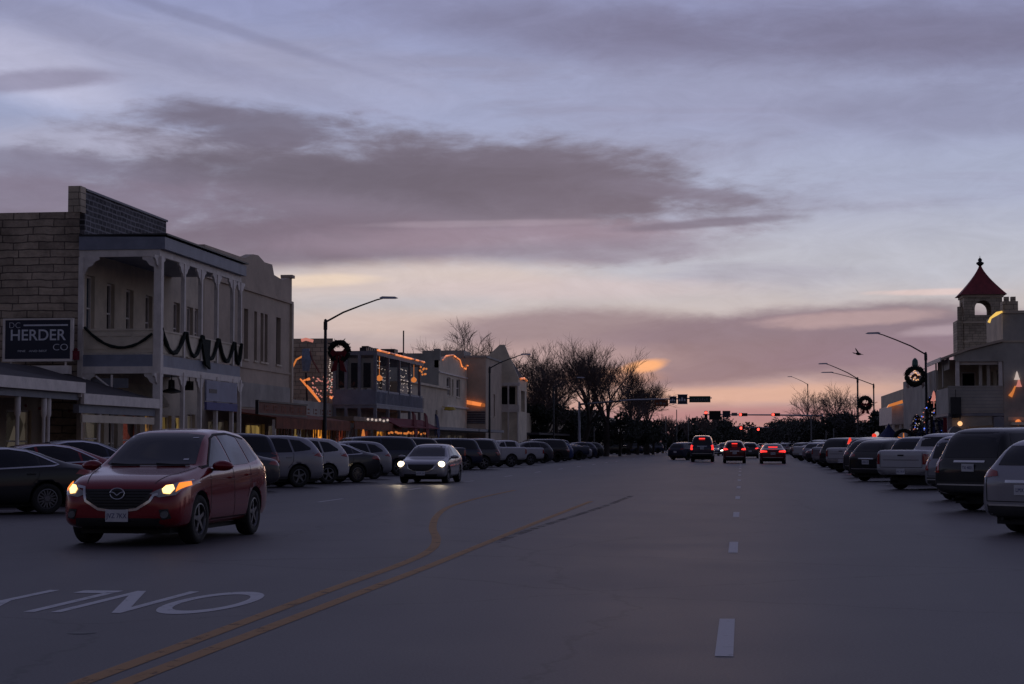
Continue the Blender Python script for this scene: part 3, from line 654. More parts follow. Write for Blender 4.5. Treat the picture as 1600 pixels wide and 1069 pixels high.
SC.view_settings.view_transform = 'Standard'; SC.view_settings.look = 'None'; SC.view_settings.exposure = 0
SC.cycles.use_denoising = True; SC.cycles.max_bounces = 5; SC.cycles.sample_clamp_indirect = 3

# ------------------------------------------------------------------ ground, road, pavements
XCL, XCR = -20.9, 10.9                      # kerbs
def asphalt():
    m, nt, p = nm('asphalt')
    tc = N(nt, 'ShaderNodeTexCoord'); L = nt.links.new
    mp = N(nt, 'ShaderNodeMapping'); mp.inputs['Scale'].default_value = (.55, .05, 1); L(tc.outputs['Object'], mp.inputs[0])
    a = N(nt, 'ShaderNodeTexNoise'); a.inputs['Scale'].default_value = 1; a.inputs['Detail'].default_value = 5; L(mp.outputs[0], a.inputs['Vector'])
    b = N(nt, 'ShaderNodeTexNoise'); b.inputs['Scale'].default_value = .35; b.inputs['Detail'].default_value = 7; b.inputs['Roughness'].default_value = .7; L(tc.outputs['Object'], b.inputs['Vector'])
    g = N(nt, 'ShaderNodeTexNoise'); g.inputs['Scale'].default_value = 45; g.inputs['Detail'].default_value = 3; L(tc.outputs['Object'], g.inputs['Vector'])
    def rng(s, lo, hi, f0=.3, f1=.7):
        r = N(nt, 'ShaderNodeMapRange'); r.inputs[1].default_value = f0; r.inputs[2].default_value = f1; r.inputs[3].default_value = lo; r.inputs[4].default_value = hi; L(s, r.inputs[0]); return r.outputs[0]
    def mul(x, y):
        n = N(nt, 'ShaderNodeMath', operation='MULTIPLY'); L(x, n.inputs[0]); L(y, n.inputs[1]); return n.outputs[0]
    # wheel tracks and oil lines run along the street; cracks as thin voronoi edges
    v = N(nt, 'ShaderNodeTexVoronoi', feature='DISTANCE_TO_EDGE'); v.inputs['Scale'].default_value = .16
    wn = N(nt, 'ShaderNodeVectorMath', operation='MULTIPLY_ADD'); wn.inputs[1].default_value = (1.8, 1.8, 0); L(b.outputs['Color'], wn.inputs[0]); L(tc.outputs['Object'], wn.inputs[2]); L(wn.outputs[0], v.inputs['Vector'])
    ck = rng(v.outputs['Distance'], .62, 1.0, .0, .007)
    f = mul(mul(mul(rng(a.outputs['Fac'], .86, 1.14), rng(b.outputs['Fac'], .90, 1.09)), rng(g.outputs['Fac'], .78, 1.22)), ck)
    s = N(nt, 'ShaderNodeVectorMath', operation='SCALE'); s.inputs[0].default_value = (.086, .079, .086); L(f, s.inputs['Scale']); L(s.outputs[0], p.inputs['Base Color'])
    L(rng(b.outputs['Fac'], .52, .58), p.inputs['Roughness']); p.inputs['Specular IOR Level'].default_value = .28
    g2 = N(nt, 'ShaderNodeTexNoise'); g2.inputs['Scale'].default_value = 60; g2.inputs['Detail'].default_value = 2; L(tc.outputs['Object'], g2.inputs['Vector'])
    bp = N(nt, 'ShaderNodeBump'); bp.inputs['Strength'].default_value = .35; bp.inputs['Distance'].default_value = .006; L(g2.outputs['Fac'], bp.inputs['Height']); L(bp.outputs[0], p.inputs['Normal'])
    return m
M['asphalt'] = asphalt()
M['earth'] = mat('dry_earth', (.05, .045, .035), .95, 0, .3, .05, .2)
M['hill'] = mat('hill_scrub', (.022, .028, .026), .95, 0, .35, .02, .4)
def worn(name, col, thr=.44, sc=5, al=1.0):
    m, nt, p = nm(name); tc = N(nt, 'ShaderNodeTexCoord'); n = N(nt, 'ShaderNodeTexNoise'); n.inputs['Scale'].default_value = sc; n.inputs['Detail'].default_value = 8; n.inputs['Roughness'].default_value = .75
    nt.links.new(tc.outputs['Object'], n.inputs['Vector']); r = N(nt, 'ShaderNodeMapRange'); r.inputs[1].default_value = thr - .08; r.inputs[2].default_value = thr + .08; r.inputs[4].default_value = al
    nt.links.new(n.outputs['Fac'], r.inputs[0]); nt.links.new(r.outputs[0], p.inputs['Alpha']); p.inputs['Base Color'].default_value = c4(col); p.inputs['Roughness'].default_value = .7
    return m
M['paint_y'] = worn('road_paint_yellow', (.42, .22, .07), .38, 4, .85)
M['paint_w'] = worn('road_paint_white', (.55, .55, .58), .33, 6, .95)
M['paint_w_old'] = worn('road_paint_white_worn', (.60, .60, .63), .36, 5, .9)
M['tar'] = worn('tar_patch', (.02, .018, .02), .50, 2, .8)

struct('ground', MB().quad((-3000, -300, -.02), (3000, -300, -.02), (3000, 4500, -.02), (-3000, 4500, -.02)), 'earth')
struct('road', MB().quad((XCL, -40, 0), (XCR, -40, 0), (XCR, 1300, 0), (XCL, 1300, 0)), 'asphalt')
for nme, a, b in (('pavement', -27, XCL), ('pavement', XCR, 17)):
    struct(nme, MB().box((a, -40, -.02), (b, 226, .15)).box((a, 250, -.02), (b, 900, .15)), 'concrete')
cr_ = MB().quad((-160, 228, .004 - .004), (XCL, 228, 0), (XCL, 248, 0), (-160, 248, 0)).quad((XCR, 228, 0), (160, 228, 0), (160, 248, 0), (XCR, 248, 0))
struct('cross_street', cr_, 'asphalt')
# markings
def strip(pts, w, z):
    mb = MB(); P = [Vector((p[0], p[1])) for p in pts]; prev = None
    for i, q in enumerate(P):
        t = (P[min(i + 1, len(P) - 1)] - P[max(i - 1, 0)]).normalized(); n = Vector((-t.y, t.x)) * w / 2
        pr = [(q.x - n.x, q.y - n.y, z), (q.x + n.x, q.y + n.y, z)]
        if prev: mb.quad(prev[0], prev[1], pr[1], pr[0])
        prev = pr
    return mb
def spline(pts, k=6):
    out = []
    for i in range(len(pts) - 1):
        p0, p1, p2, p3 = [Vector(pts[max(0, min(len(pts) - 1, i + d))]) for d in (-1, 0, 1, 2)]
        for j in range(k):
            t = j / k; out.append(.5 * ((2 * p1) + (p2 - p0) * t + (2 * p0 - 5 * p1 + 4 * p2 - p3) * t * t + (3 * p1 - p0 - 3 * p2 + p3) * t ** 3))
    return out + [Vector(pts[-1])]
yl = struct('road_line_yellow', strip([(-3.87, -10), (-3.86, 12), (-3.83, 22), (-3.92, 34), (-3.95, 47)], .14, .004), 'paint_y')
struct('road_line_yellow', strip(spline([(-4.12, -10), (-4.12, 5), (-4.14, 11.5), (-4.22, 18), (-4.25, 22.5), (-4.42, 25.4), (-4.85, 28.3), (-5.55, 32), (-6.4, 37.5), (-7.0, 43), (-7.3, 50), (-7.35, 58)]), .14, .004), 'paint_y')
mb = MB()
for k in range(-2, 17): y = 12.85 + 12.2 * k; mb.quad((-.205, y, .004), (-.075, y, .004), (-.075, y + 2.75, .004), (-.205, y + 2.75, .004))
struct('lane_dashes', mb, 'paint_w')
mb = MB()
for k in range(-2, 17): y = 9 + 12.2 * k; mb.quad((-10.95, y, .004), (-10.85, y, .004), (-10.85, y + 2.75, .004), (-10.95, y + 2.75, .004))
struct('lane_dashes', mb, 'paint_w_old')
mb = MB()
for s_, x0, x1 in ((-1, -20.8, -16.1), (1, 10.8, 6.0)):
    for k in range(44):
        y = 16 + 4.6 * k
        mb.quad((x0, y, .004), (x0, y + .12, .004), (x1, y + .12 - abs(x1 - x0) * (-1 if s_ < 0 else 1) , .004), (x1, y - abs(x1 - x0) * (-1 if s_ < 0 else 1), .004))
struct('stall_lines', mb, 'paint_w_old')
t = text('ONLY', 1.0, 'road_lettering', 'paint_w_old', None, Matrix.Translation((-5.95, 16.75, .004)) @ Matrix.Rotation(math.pi, 4, 'Z') @ Matrix.Diagonal((1.02, 3.4, .001, 1)), 1, 0, bold=.002)
tag(t, kind='structure')
struct('tar_seam', strip(spline([(-3.75, 27), (-3.7, 31), (-3.55, 36), (-3.3, 44), (-3.2, 52)]), .16, .0025), 'tar')
mh = MB().lathe([(.0001, .0), (.10, .0), (.12, -.004)], 24, 'z', (on_g(128, 989).x, on_g(128, 989).y, .006)).build('manhole_cover', 'dark_metal')
tag(mh, 'small dark round utility cover in the asphalt below the white road lettering', 'manhole cover')
# distant hill and rise closing the street
mb = MB(); n = 60
for i in range(n):
    def hz(q): return 12 + 9 * math.sin(q * 2.1 + 1) + 5 * math.sin(q * 6.3) + 3 * math.sin(q * 15 + 2)
    a, b = i / n, (i + 1) / n; xa, xb = -900 + 1900 * a, -900 + 1900 * b
    za, zb = [max(3, hz(q * 4) + 4) for q in (a, b)]
    mb.quad((xa, 1450, -.5), (xb, 1450, -.5), (xb, 1600, zb), (xa, 1600, za)); mb.quad((xa, 1600, za), (xb, 1600, zb), (xb, 2200, zb * .5), (xa, 2200, za * .5))
struct('hills', mb, 'hill')
# ------------------------------------------------------------------ buildings on the left
XP, XF = -21.0, -24.0
def shell(b, m, x0, x1, y0, y1, H, facing=1, sides='nfb', roofz=None):
    """plain walls on the sides nothing opens on, plus a flat roof. facing=1: street side is +X"""
    street, back = (x1, x0) if facing == 1 else (x0, x1)
    mb = MB()
    mb.quad((back, y0, 0), (back, y1, 0), (back, y1, H), (back, y0, H))
    mb.quad((x0, y1, 0), (x1, y1, 0), (x1, y1, H), (x0, y1, H))
    mb.build('wall', m, b)
    rz = roofz or H - .45
    MB().quad((x0, y0, rz), (x1, y0, rz), (x1, y1, rz), (x0, y1, rz)).build('roof', 'dark_roof', b)
def bracket(par, x, y, z, s, dx, dy, sides=(-1, 1)):
    for sg in sides:
        mb = MB()
        P = [(0, 0), (s, 0), (s, -.10), (s * .75, -.16), (s * .55, -.32), (s * .30, -.38), (s * .12, -.62), (0, -.66)]
        mb.prism([(x + dx * p[0] * sg - dy * .04, y + dy * p[0] * sg - dx * .04, z + p[1]) for p in P], (dy * .08, dx * .08, 0))
        mb.build('bracket', 'white_wood', par)

# --- two-storey limestone building with the timber balcony
B = grp('limestone_building', 'two storey limestone building with a white timber corner balcony and dark brick parapet', 'building')
Y0, Y1 = 62.7, 78.0
zt = 9.0; zw = 10.0
wall(B, 'limestone', (-46, Y0, 0), (1, 0, 0), 22, zw, [(20.2 - 4.6, 1, 20.2 - 3.4, 2.6)])
up = [(yx((a + b) / 2, XF) - Y0 - .42, 5.35, yx((a + b) / 2, XF) - Y0 + .42, z) for a, b, z in ((133, 147, 7.75), (165, 178, 7.65), (196, 207, 7.6), (226, 237, 7.55), (268, 282, 7.55), (291, 301, 7.5))]
up = [(a, b, c, d, 'glass_blue' if i == 0 else 'glass_dark') for i, (a, b, c, d) in enumerate(up)]
up.append((14.0, 5.35, 14.8, 7.5, 'glass_dark'))
gr = [(.8, .5, 2.8, 2.9, 'shop_dim'), (3.3, .15, 4.3, 2.9, 'glass_dark'), (4.9, .6, 6.9, 2.7, 'shop_red'), (7.5, .15, 8.5, 2.8, 'shop_warm'), (8.9, .5, 10.9, 2.7, 'shop_yellow'), (11.4, .5, 12.6, 2.7, 'shop_yellow'), (13.1, .15, 14.2, 2.8, 'shop_dim')]
wall(B, 'stucco', (XF, Y0, 0), (0, 1, 0), Y1 - Y0, zt, up + gr, .25)
shell(B, 'limestone', -46, XF, Y0, Y1, 9.6, 1, roofz=9.2)
MB().box((XF - .45, Y0 - .02, zw - .01), (XF + .03, Y0 + .5, 10.95)).build('corner_pier', 'stone_small', B)
MB().box((XF - .38, Y0 + .5, zt), (XF, 72.6, 10.84)).build('parapet', 'dark_brick', B)
MB().box((XF - .44, Y0 + .5, 10.84), (XF + .06, 72.66, 10.92)).build('coping', 'grey_wood', B)
MB().box((XF - .38, 72.6, zt), (XF, Y1, 9.35)).build('parapet', 'limestone_front', B)
mb = MB().box((XF - .04, 72.62, 9.352), (XF + .10, Y1, 9.40))
for k in range(18): y = 72.8 + k * .29; mb.box((XF - .05, y, 9.35), (XF + .12, y + .16, 9.47 + .10 * (k % 3 == 0)))
mb.build('cornice', 'dark_metal', B)
MB().box((-27.5, 73.2, 9.0), (-25.0, 76.2, 10.05)).box((-27.6, 73.1, 10.05), (-24.9, 76.3, 10.15)).build('roof_unit', 'stucco_grey', B)
# balcony
YE = 73.4
MB().box((XF, Y0 + .03, 4.32), (XP + .02, YE, 4.75)).build('balcony_floor', 'blue_trim', B)
MB().box((XF, Y0 - .03, 4.06), (XP + .06, Y0 + .09, 4.317)).box((XP - .06, Y0 + .09, 4.06), (XP + .06, YE, 4.317)).build('balcony_beam', 'white_wood', B)
MB().prism([(XF, Y0 - .05, 8.58), (XP + .25, Y0 - .05, 8.58), (XP + .25, Y0 - .05, 9.02), (XF, Y0 - .05, 9.08)], (0, YE - Y0 + .1, 0)).build('balcony_roof', 'blue_trim', B)
MB().box((XF, Y0, 8.32), (XP + .05, Y0 + .12, 8.577)).box((XP - .07, Y0 + .12, 8.32), (XP + .05, YE, 8.577)).build('roof_beam', 'white_wood', B)
MB().box((XF, Y0 - .08, 9.085), (XP + .34, YE + .1, 9.15)).build('gutter', 'dark_metal', B)
posts = [Y0 + .06] + [yx(u, XP) for u in (285, 312, 337, 362)] + [YE - .02]
for i, y in enumerate(posts):
    w = .14 if i == 0 else .075
    MB().box((XP - w, y - w, .15), (XP + w, y + w, 4.06)).box((XP - w, y - w, 4.76), (XP + w, y + w, 8.317)).box((XP - w - .012, y - w - .012, 4.058), (XP + w + .012, y + w + .012, 4.762) if i == 0 else (XP + w + .02, y + w, 4.2)).build('post', 'white_wood', B)
    bracket(B, XP, y, 8.32, .62, 0, 1); bracket(B, XP, y, 4.06, .5, 0, 1)
    if i == 0: bracket(B, XP, y, 8.32, .62, 1, 0, (-1,)); bracket(B, XP, y, 4.06, .5, 1, 0, (-1,))
w = .09; x = XF + .09
MB().box((x - w, Y0 - .06, .15), (x + w, Y0 + .09, 8.32)).build('post', 'white_wood', B)
bracket(B, x + .05, Y0 + .03, 8.32, .62, 1, 0, (1,)); bracket(B, x + .05, Y0 + .03, 4.06, .5, 1, 0, (1,))
mb = MB(); mb.box((XF + .2, Y0 + .02, 4.82), (XP - .15, Y0 + .07, 5.62)); mb.box((XF + .18, Y0 - .01, 5.62), (XP - .14, Y0 + .12, 5.69))
for k in range(3): mb.box((XF + .35 + k * .9, Y0 - .005, 4.95), (XF + 1.1 + k * .9, Y0 + .0195, 5.02)); mb.box((XF + .35 + k * .9, Y0 - .005, 5.42), (XF + 1.1 + k * .9, Y0 + .0195, 5.49))
mb.build('railing', 'cream', B)
mb = MB()
for a, b in zip(posts, posts[1:]): mb.box((XP - .03, a + .15, 4.82), (XP + .02, b - .09, 5.60)); mb.box((XP - .06, a + .14, 5.60), (XP + .05, b - .08, 5.67))
mb.build('railing', 'cream', B)
MB().box((XF + .02, Y0 + .3, 3.55), (-22.2, Y0 + .36, 3.9)).build('transom_beam', 'grey_wood', B)
MB().box((XF + .01, 66.5, 3.0), (XF + .6, 71.5, 3.1)).prism([(XF + .6, 66.5, 3.1), (XF + .02, 66.5, 3.1), (XF + .02, 66.5, 3.9)], (0, 5, 0)).build('door_canopy', 'cream', B)
mb = MB()
mb.tube([(XF + .3, Y0 - .3, 3.9), (-22.6, Y0 - .3, 3.05)], .04); mb.tube([(-23.2, Y0 - .3, 3.95), (-21.9, Y0 - .3, 2.95)], .035); mb.tube([(-22.6, Y0 - .3, 0), (-22.6, Y0 - .3, 4.0)], .04)
mb.build('awning_frame', 'white_wood', B)
def swag(label, pts, rad=.075, group='dark garlands swagged along the timber balcony'):
    mb = MB(); out = []
    for a, b in zip(pts, pts[1:]):
        a, b = Vector(a), Vector(b)
        for i in range(10): t = i / 10; p = a.lerp(b, t); p.z -= 4 * t * (1 - t) * swag.sag; out.append(p)
    out.append(Vector(pts[-1])); rr = [rad * random.uniform(.75, 1.25) for _ in out]
    mb.tube(out, rr, 7)
    return tag(mb.build('garland', 'garland'), label, 'garland', group)
swag.sag = .62
swag('dark garland in one long curve across the end rail of the balcony', [(XF + .25, Y0 - .06, 5.75), (XP - .2, Y0 - .06, 5.5)], .06)
swag.sag = .85
gx = XP + .1
for i, (a, b) in enumerate(zip(posts[:-1], posts[1:])):
    swag(['dark garland loop hanging next to the balcony corner post', 'dark garland loop in the second street bay of the balcony', 'dark garland loop in the middle street bay of the balcony', 'dark garland loop in the fourth street bay of the balcony', 'short dark garland loop at the far end of the balcony'][i], [(gx, a + .1, 5.72), (gx, b - .05, 5.72)], .075)
bw = tag(MB().prism([(gx - .02, posts[2] - .3, 5.6), (gx - .02, posts[2] + .9, 5.6), (gx - .02, posts[2] + .75, 4.9), (gx - .02, posts[2] + .9, 4.45), (gx - .02, posts[2] + .3, 4.6), (gx - .02, posts[2] + .1, 4.9)], (.09, 0, 0)).build('bunting', 'garland'), 'dark cloth bunting gathered between two garland loops on the balcony', 'bunting')
# hanging board under the balcony
Hs = grp('hanging_sign', 'pale blue grey board hung under the far end of the timber balcony', 'sign')
ya, yb = yx(322, XP + .12), yx(370, XP + .12)
MB().box((XP + .08, ya, 3.2), (XP + .14, yb, 4.02)).build('board', mat('pale_blue_board', (.27, .28, .38), .6, 0, .15, 1.2, .1), Hs)
MB().box((XP + .141, ya + .35, 3.52), (XP + .15, ya + 1.4, 3.68)).build('lettering', 'navy_sign', Hs)
MB().box((XP + .06, ya, 2.85), (XP + .16, yb, 3.16)).build('valance', mat('blue_valance', (.11, .11, .26), .7, 0, .2, 2, .1), Hs)
for i, (u, lab) in enumerate(((268, 'black lantern hanging under the balcony beside the corner post'), (296, 'dark box lamp under the balcony in the second bay'))):
    y = yx(u, XP - .4); z = 3.4
    mb = MB().lathe([(.0001, z + .55), (.12, z + .5), (.13, z + .2), (.38, z + .1), (.38, z + .05), (.0001, z)], 14, 'z', (XP - .4, y, 0)) if i == 0 else MB().box((XP - .6, y - .22, z + .2), (XP - .3, y + .22, z + .55))
    mb.tube([(XP - .4, y, z + .5), (XP - .4, y, 4.1)], .02)
    tag(mb.build('hanging_lamp', 'dark_metal'), lab, 'lamp')

# --- low shop with the porch, nearest on the left
B = grp('porch_shop', 'low storefront with a sloping dark porch roof in front of the rubble side wall', 'building')
YA, YB = 40.0, 62.6
wall(B, 'stucco_mauve', (-25.2, YA, 0), (0, 1, 0), YB - YA, 4.15, [(1, .5, 4, 2.7, 'shop_dim'), (5, .5, 8, 2.7, 'shop_dim'), (9, .4, 11, 2.7, 'shop_red'), (11.6, .5, 13.9, 2.6, 'shop_warm'), (14.5, .15, 15.6, 2.6, 'shop_warm'), (16.2, .5, 18.6, 2.6, 'shop_red'), (19.2, .5, 21.4, 2.7, 'shop_dim')])
wall(B, 'stucco_mauve', (-46, YA, 0), (1, 0, 0), 20.8, 4.15)
shell(B, 'stucco_mauve', -46, -25.2, YA, YB, 4.15, roofz=4.0)
MB().prism([(-25.2, YA, 4.18), (-20.9, YA, 3.32), (-20.9, YA, 3.42), (-25.2, YA, 4.30)], (0, 55 - YA, 0)).prism([(-25.2, 55.01, 4.18), (-20.95, 55.01, 3.0), (-20.95, 55.01, 3.10), (-25.2, 55.01, 4.30)], (0, YB - 55.05, 0)).build('porch_roof', 'dark_roof', B)
MB().box((-20.9, YA - .1, 3.12), (-20.78, 55, 3.46)).box((-20.95, 55.02, 2.78), (-20.83, YB - .1, 3.12)).box((-25.1, 54.9, 3.0), (-20.9, 55.0, 3.3)).build('eave_fascia', 'white_wood', B)
MB().box((-21.2, YA, 2.9), (-21.0, 55, 3.12)).box((-21.2, 55.02, 2.5), (-21.0, YB - .1, 2.775)).build('porch_beam', 'grey_wood', B)
for u in (-60, 28, 69, 76, 155):
    y = yx(u, -21.1); MB().lathe([(.09, .15), (.09, .4), (.06, .45), (.055, 2.3), (.09, 2.4), (.09, 2.9 if y < 55 else 2.5)], 10, 'z', (-21.1, y, 0)).build('post', 'white_wood', B, True)
MB().box((-21.06, 55.3, 2.2), (-20.99, YB - .2, 2.45)).build('shop_fascia', 'cream', B)
for i, u in enumerate((40, 62, 108)):
    p = on_x(u, 634 + i * 4, -22.6); MB().ball(p, .05, 8).build('porch_lamp', 'red_cloth', B)
for u, v, nme in ((172, 656, 'warm_bulb'), (186, 658, 'white_bulb')):
    p = on_x(u, v, -23.0); MB().box((p.x - .02, p.y - .12, p.z - .05), (p.x + .02, p.y + .12, p.z + .05)).build('shop_lamp', nme, B)
# sign with lettering on the rubble wall
Sg = grp('shop_sign', 'navy shop sign with white lettering and a pale frame on the rubble side wall', 'sign')
ys = 61.9; x0, x1 = xy(7, ys), xy(109, ys); z0, z1 = zat(561, (x0 + x1) / 2, ys), zat(500, (x0 + x1) / 2, ys)
MB().box((x0, ys, z0), (x1, ys + .12, z1)).build('board', 'navy_sign', Sg)
MB().box((x0 - .09, ys - .02, z0 - .09), (x0, ys + .13, z1 + .06)).box((x1, ys - .02, z0 - .09), (x1 + .09, ys + .13, z1 + .06)).box((x0, ys - .02, z0 - .09), (x1, ys + .13, z0)).box((x0, ys - .02, z1), (x1, ys + .13, z1 + .06)).build('frame', 'white_wood', Sg)
cx, wS, hS = (x0 + x1) / 2, x1 - x0, z1 - z0
def st_(s, size, fx, fz, sx=1, bold=0, nme='lettering'): return text(s, size, nme, 'sign_white', Sg, Matrix.Translation((x0 + wS * fx, ys - .006, z0 + hS * fz)) @ FACE_CAM, sx, .003, bold=bold)
st_('DC', .30, .145, .86, 1.05, -.006); st_('HERDER', .56, .50, .60, 1.02, .006); st_('CO', .34, .85, .29, 1.15, -.004); st_('FINE   AND BEST', .10, .42, .20, 1.5)
MB().box((x0 + wS * .28, ys - .008, z0 + hS * .845), (x0 + wS * .96, ys, z0 + hS * .885)).build('rule', 'sign_white', Sg)
MB().box((-28.5, 61.75, 4.02), (XF + .02, 62.05, 4.32)).tube([(x0 + .2, 62, 4.2), (x0 + .2, 62, z0)], .04).tube([(x1 - .2, 62, 4.2), (x1 - .2, 62, z0)], .04).build('support_beam', 'white_wood', Sg)
rl = tag(MB().box((xy(112, ys), ys, zat(562, -23.5, ys)), (xy(119, ys), ys + .3, zat(548, -23.5, ys))).lathe([(.05, zat(548, -23.5, ys)), (.09, zat(546, -23.5, ys)), (.0001, zat(543, -23.5, ys))], 10, 'z', (xy(115.5, ys), ys + .15, 0)).build('wall_lamp', 'red_cloth'), 'small dark red box lamp on the wall right of the navy sign', 'lamp')

# --- taller stone shop with stepped parapet
B = grp('parapet_building', 'tall plastered two storey shop with narrow windows and a raised parapet', 'building')
Y0, Y1 = 78.05, yx(455, XF)
ups = [(yx(a, XF) - Y0, 5.65, yx(b, XF) - Y0, 8.1) for a, b in ((380.5, 387), (396.5, 401), (406.5, 411), (413, 417.5), (431, 438))]
M['mull'] = mat('window_mullion', (.07, .065, .065), .6, 0, .1, 3, 0)
ups = [a + ('glass_dark', 'mull') for a in ups]
gr = [(.8, .5, 4, 2.6, 'shop_dim'), (5, .15, 6.2, 2.6, 'shop_dim'), (7, .5, 10.5, 2.5, 'shop_yellow'), (11.2, .5, 14.8, 2.5, 'shop_dim')]
wall(B, 'stucco_mauve', (XF, Y0, 0), (0, 1, 0), Y1 - Y0, 9.6, ups + gr, .3)
wall(B, 'stucco_mauve', (-44, Y0, 0), (1, 0, 0), 20, 9.6)
shell(B, 'stucco_mauve', -44, XF, Y0, Y1, 9.6)
Z = 9.6; yl_ = yx(424, XF); P = [(XF, Y0, Z), (XF, Y1, Z), (XF, Y1, 10.45), (XF, Y1 - .8, 10.35), (XF, yx(440, XF), 10.15), (XF, yl_ + .4, 10.25), (XF, yl_, 10.75), (XF, yx(412, XF), 10.72), (XF, yx(402, XF), 10.95), (XF, yx(394, XF), 10.9), (XF, yx(380, XF), 10.55), (XF, Y0, 10.5)]
MB().prism(P, (-.4, 0, 0)).build('parapet', 'stucco_mauve', B)
MB().box((XF - .1, Y0, 9.0), (XF + .10, Y1 + .05, 9.14)).box((XF - .5, Y1 - .5, 10.4), (XF + .14, Y1 + .1, 10.56)).box((XF - .1, Y0, 5.2), (XF + .06, Y1, 5.3)).build('cornice', 'stucco_mauve', B)
MB().box((XF - .01, Y0 + .1, 3.3), (XF + .05, Y1 - .05, 4.5)).build('signboard', 'stucco_grey', B)
MB().box((XF - .02, Y1 - .35, 0), (XF + .12, Y1, 9.0)).build('pilaster', 'stucco', B)
MB().prism([(XF + .05, Y0 + .3, 3.2), (XP + .3, Y0 + .3, 2.7), (XP + .3, Y0 + .3, 2.2), (XP + .27, Y0 + .3, 2.2), (XP + .27, Y0 + .3, 2.65), (XF + .05, Y0 + .3, 3.1)], (0, Y1 - Y0 - .5, 0)).build('awning', 'awning_rust', B)
mb = MB()
for k in range(26): y = Y0 + .5 + k * .58; mb.tube([(XP + .32, y, 2.2), (XP + .30, y + .04, 1.85 + .12 * random.random())], .03, 4)
mb.build('awning_fringe', 'wood_sign', B)
for y in (Y0 + .4, Y0 + 5, Y0 + 10, Y1 - .4): MB().box((XP + .1, y - .07, .15), (XP + .24, y + .07, 2.6)).build('post', 'white_wood', B)
Hs = grp('marquee_sign', 'long rusty red board sign running along the awning edge', 'sign')
ya, yb = yx(402, -20.7), yx(478, -20.7)
MB().box((-20.74, ya, 2.85), (-20.66, yb, 3.32)).build('board', 'wood_sign', Hs)
MB().box((-20.76, ya - .08, 3.32), (-20.62, yb + .08, 3.40)).box((-20.76, ya - .08, 2.78), (-20.62, yb + .08, 2.85)).box((-20.76, ya - .08, 2.85), (-20.62, ya, 3.32)).build('frame', 'dark_metal', Hs)
mb = MB()
for k in range(9): y = ya + 1 + k * 1.5; mb.box((-20.655, y, 2.95), (-20.65, y + .1, 3.22)); mb.box((-20.655, y + .35, 2.95), (-20.65, y + .75, 3.02)); mb.box((-20.655, y + .35, 3.12), (-20.65, y + .75, 3.2))
mb.build('lettering', 'awning_rust', Hs)

# --- one storey shop in the gap
B = grp('gap_shop', 'one storey shop with a pale canopy and an orange lit window behind the lamp post', 'building')
Y0, Y1 = Y1 + .05, 103.6
wall(B, 'stucco_grey', (XF, Y0, 0), (0, 1, 0), Y1 - Y0, 3.9, [(.6, .5, 3, 2.4, 'shop_yellow'), (3.5, .15, 4.5, 2.4, 'shop_dim'), (5, .5, 9.2, 2.5, 'shop_orange')])
wall(B, 'stucco_grey', (-44, Y0, 0), (1, 0, 0), 20, 3.9); shell(B, 'stucco_grey', -44, XF, Y0, Y1, 3.9)
MB().box((XF, Y0 + .1, 2.75), (-20.6, Y1, 2.98)).build('canopy', 'awning_cream', B)
MB().box((-20.6, Y0 + .1, 2.3), (-20.55, Y1 + 4, 2.72)).build('valance', 'awning_rust', B)
mb = MB()
for k in range(6): mb.ball((-20.45, 97 + k * 1.1, 2.86 + .05 * math.sin(k * 3)), .07, 8)
mb.build('canopy_bulbs', 'white_bulb', B)

# --- balcony building with rope lights
B = grp('lit_balcony_building', 'two storey corner building whose balcony roof is outlined with orange rope light', 'building')
Y0, Y1 = 103.7, yx(664, -21.5)
wall(B, 'stone_small', (-41, Y0, 0), (1, 0, 0), 17, 7.75, [(10.2, 4.4, 11.1, 6.2), (13.6, 4.4, 14.5, 6.2)])
wall(B, 'stucco_grey', (XF, Y0, 0), (0, 1, 0), Y1 - Y0, 6.6, [(a, 3.95, a + 1.0, 6.0) for a in (1, 3.2, 5.4, 8.8, 11.2, 13.6)] + [(.7, .4, 4, 2.5, 'shop_red'), (5, .15, 6.2, 2.5, 'shop_red'), (7, .4, 11, 2.4, 'shop_red'), (12, .4, 16, 2.4, 'shop_orange')], .25)
shell(B, 'stone_small', -41, XF, Y0, Y1, 7.0)
MB().box((-30.6, Y0 + 1, 7.3), (-29.5, Y0 + 2, 8.85)).box((-30.7, Y0 + .9, 8.85), (-29.4, Y0 + 2.1, 8.95)).build('chimney', 'dark_brick', B)
def rounded(x1, y0, y1, r=1.5, inset=0):
    pts = [(XF, y0)]
    pts += [(x1, y0)]
    for i in range(7): a = R(90 * i / 6); pts.append((x1 - r + r * math.cos(a), y1 - r + r * math.sin(a)))
    pts.append((XF, y1)); return pts
rc = rounded(-21.35, Y0 + .02, Y1)
MB().prism([(x, y, 6.75) for x, y in rc], (0, 0, .25)).build('balcony_roof', 'grey_wood', B)
MB().prism([(x, y, 3.62) for x, y in rc], (0, 0, .2)).build('balcony_floor', 'grey_wood', B)
MB().box((XF, Y0 - .02, 3.83), (-21.4, Y0 + .05, 4.72)).box((-21.45, Y0 + .06, 3.83), (-21.38, Y1 - 1.5, 4.72)).build('railing', 'blue_trim', B)
mb = MB()
for k in range(42): y = Y0 + .2 + k * .38; mb.box((-21.37, y, 3.9), (-21.355, y + .05 + .1 * random.random(), 4.6))
mb.build('banner_strips', mat('grey_bunting', (.10, .11, .16), .8, 0, .4, 3, .1), B)
for i, (px, py) in enumerate([(XF + .1, Y0), (-23.2, Y0), (-22.4, Y0), (-21.45, Y0)] + [(-21.42, Y0 + 3.6 * k) for k in range(1, 5)]):
    MB().box((px - .09, py, .15), (px + .09, py + .16, 3.62)).box((px - .09, py - .03, 4.6), (px + .09, py + .13, 6.75)).build('post', 'grey_wood', B)
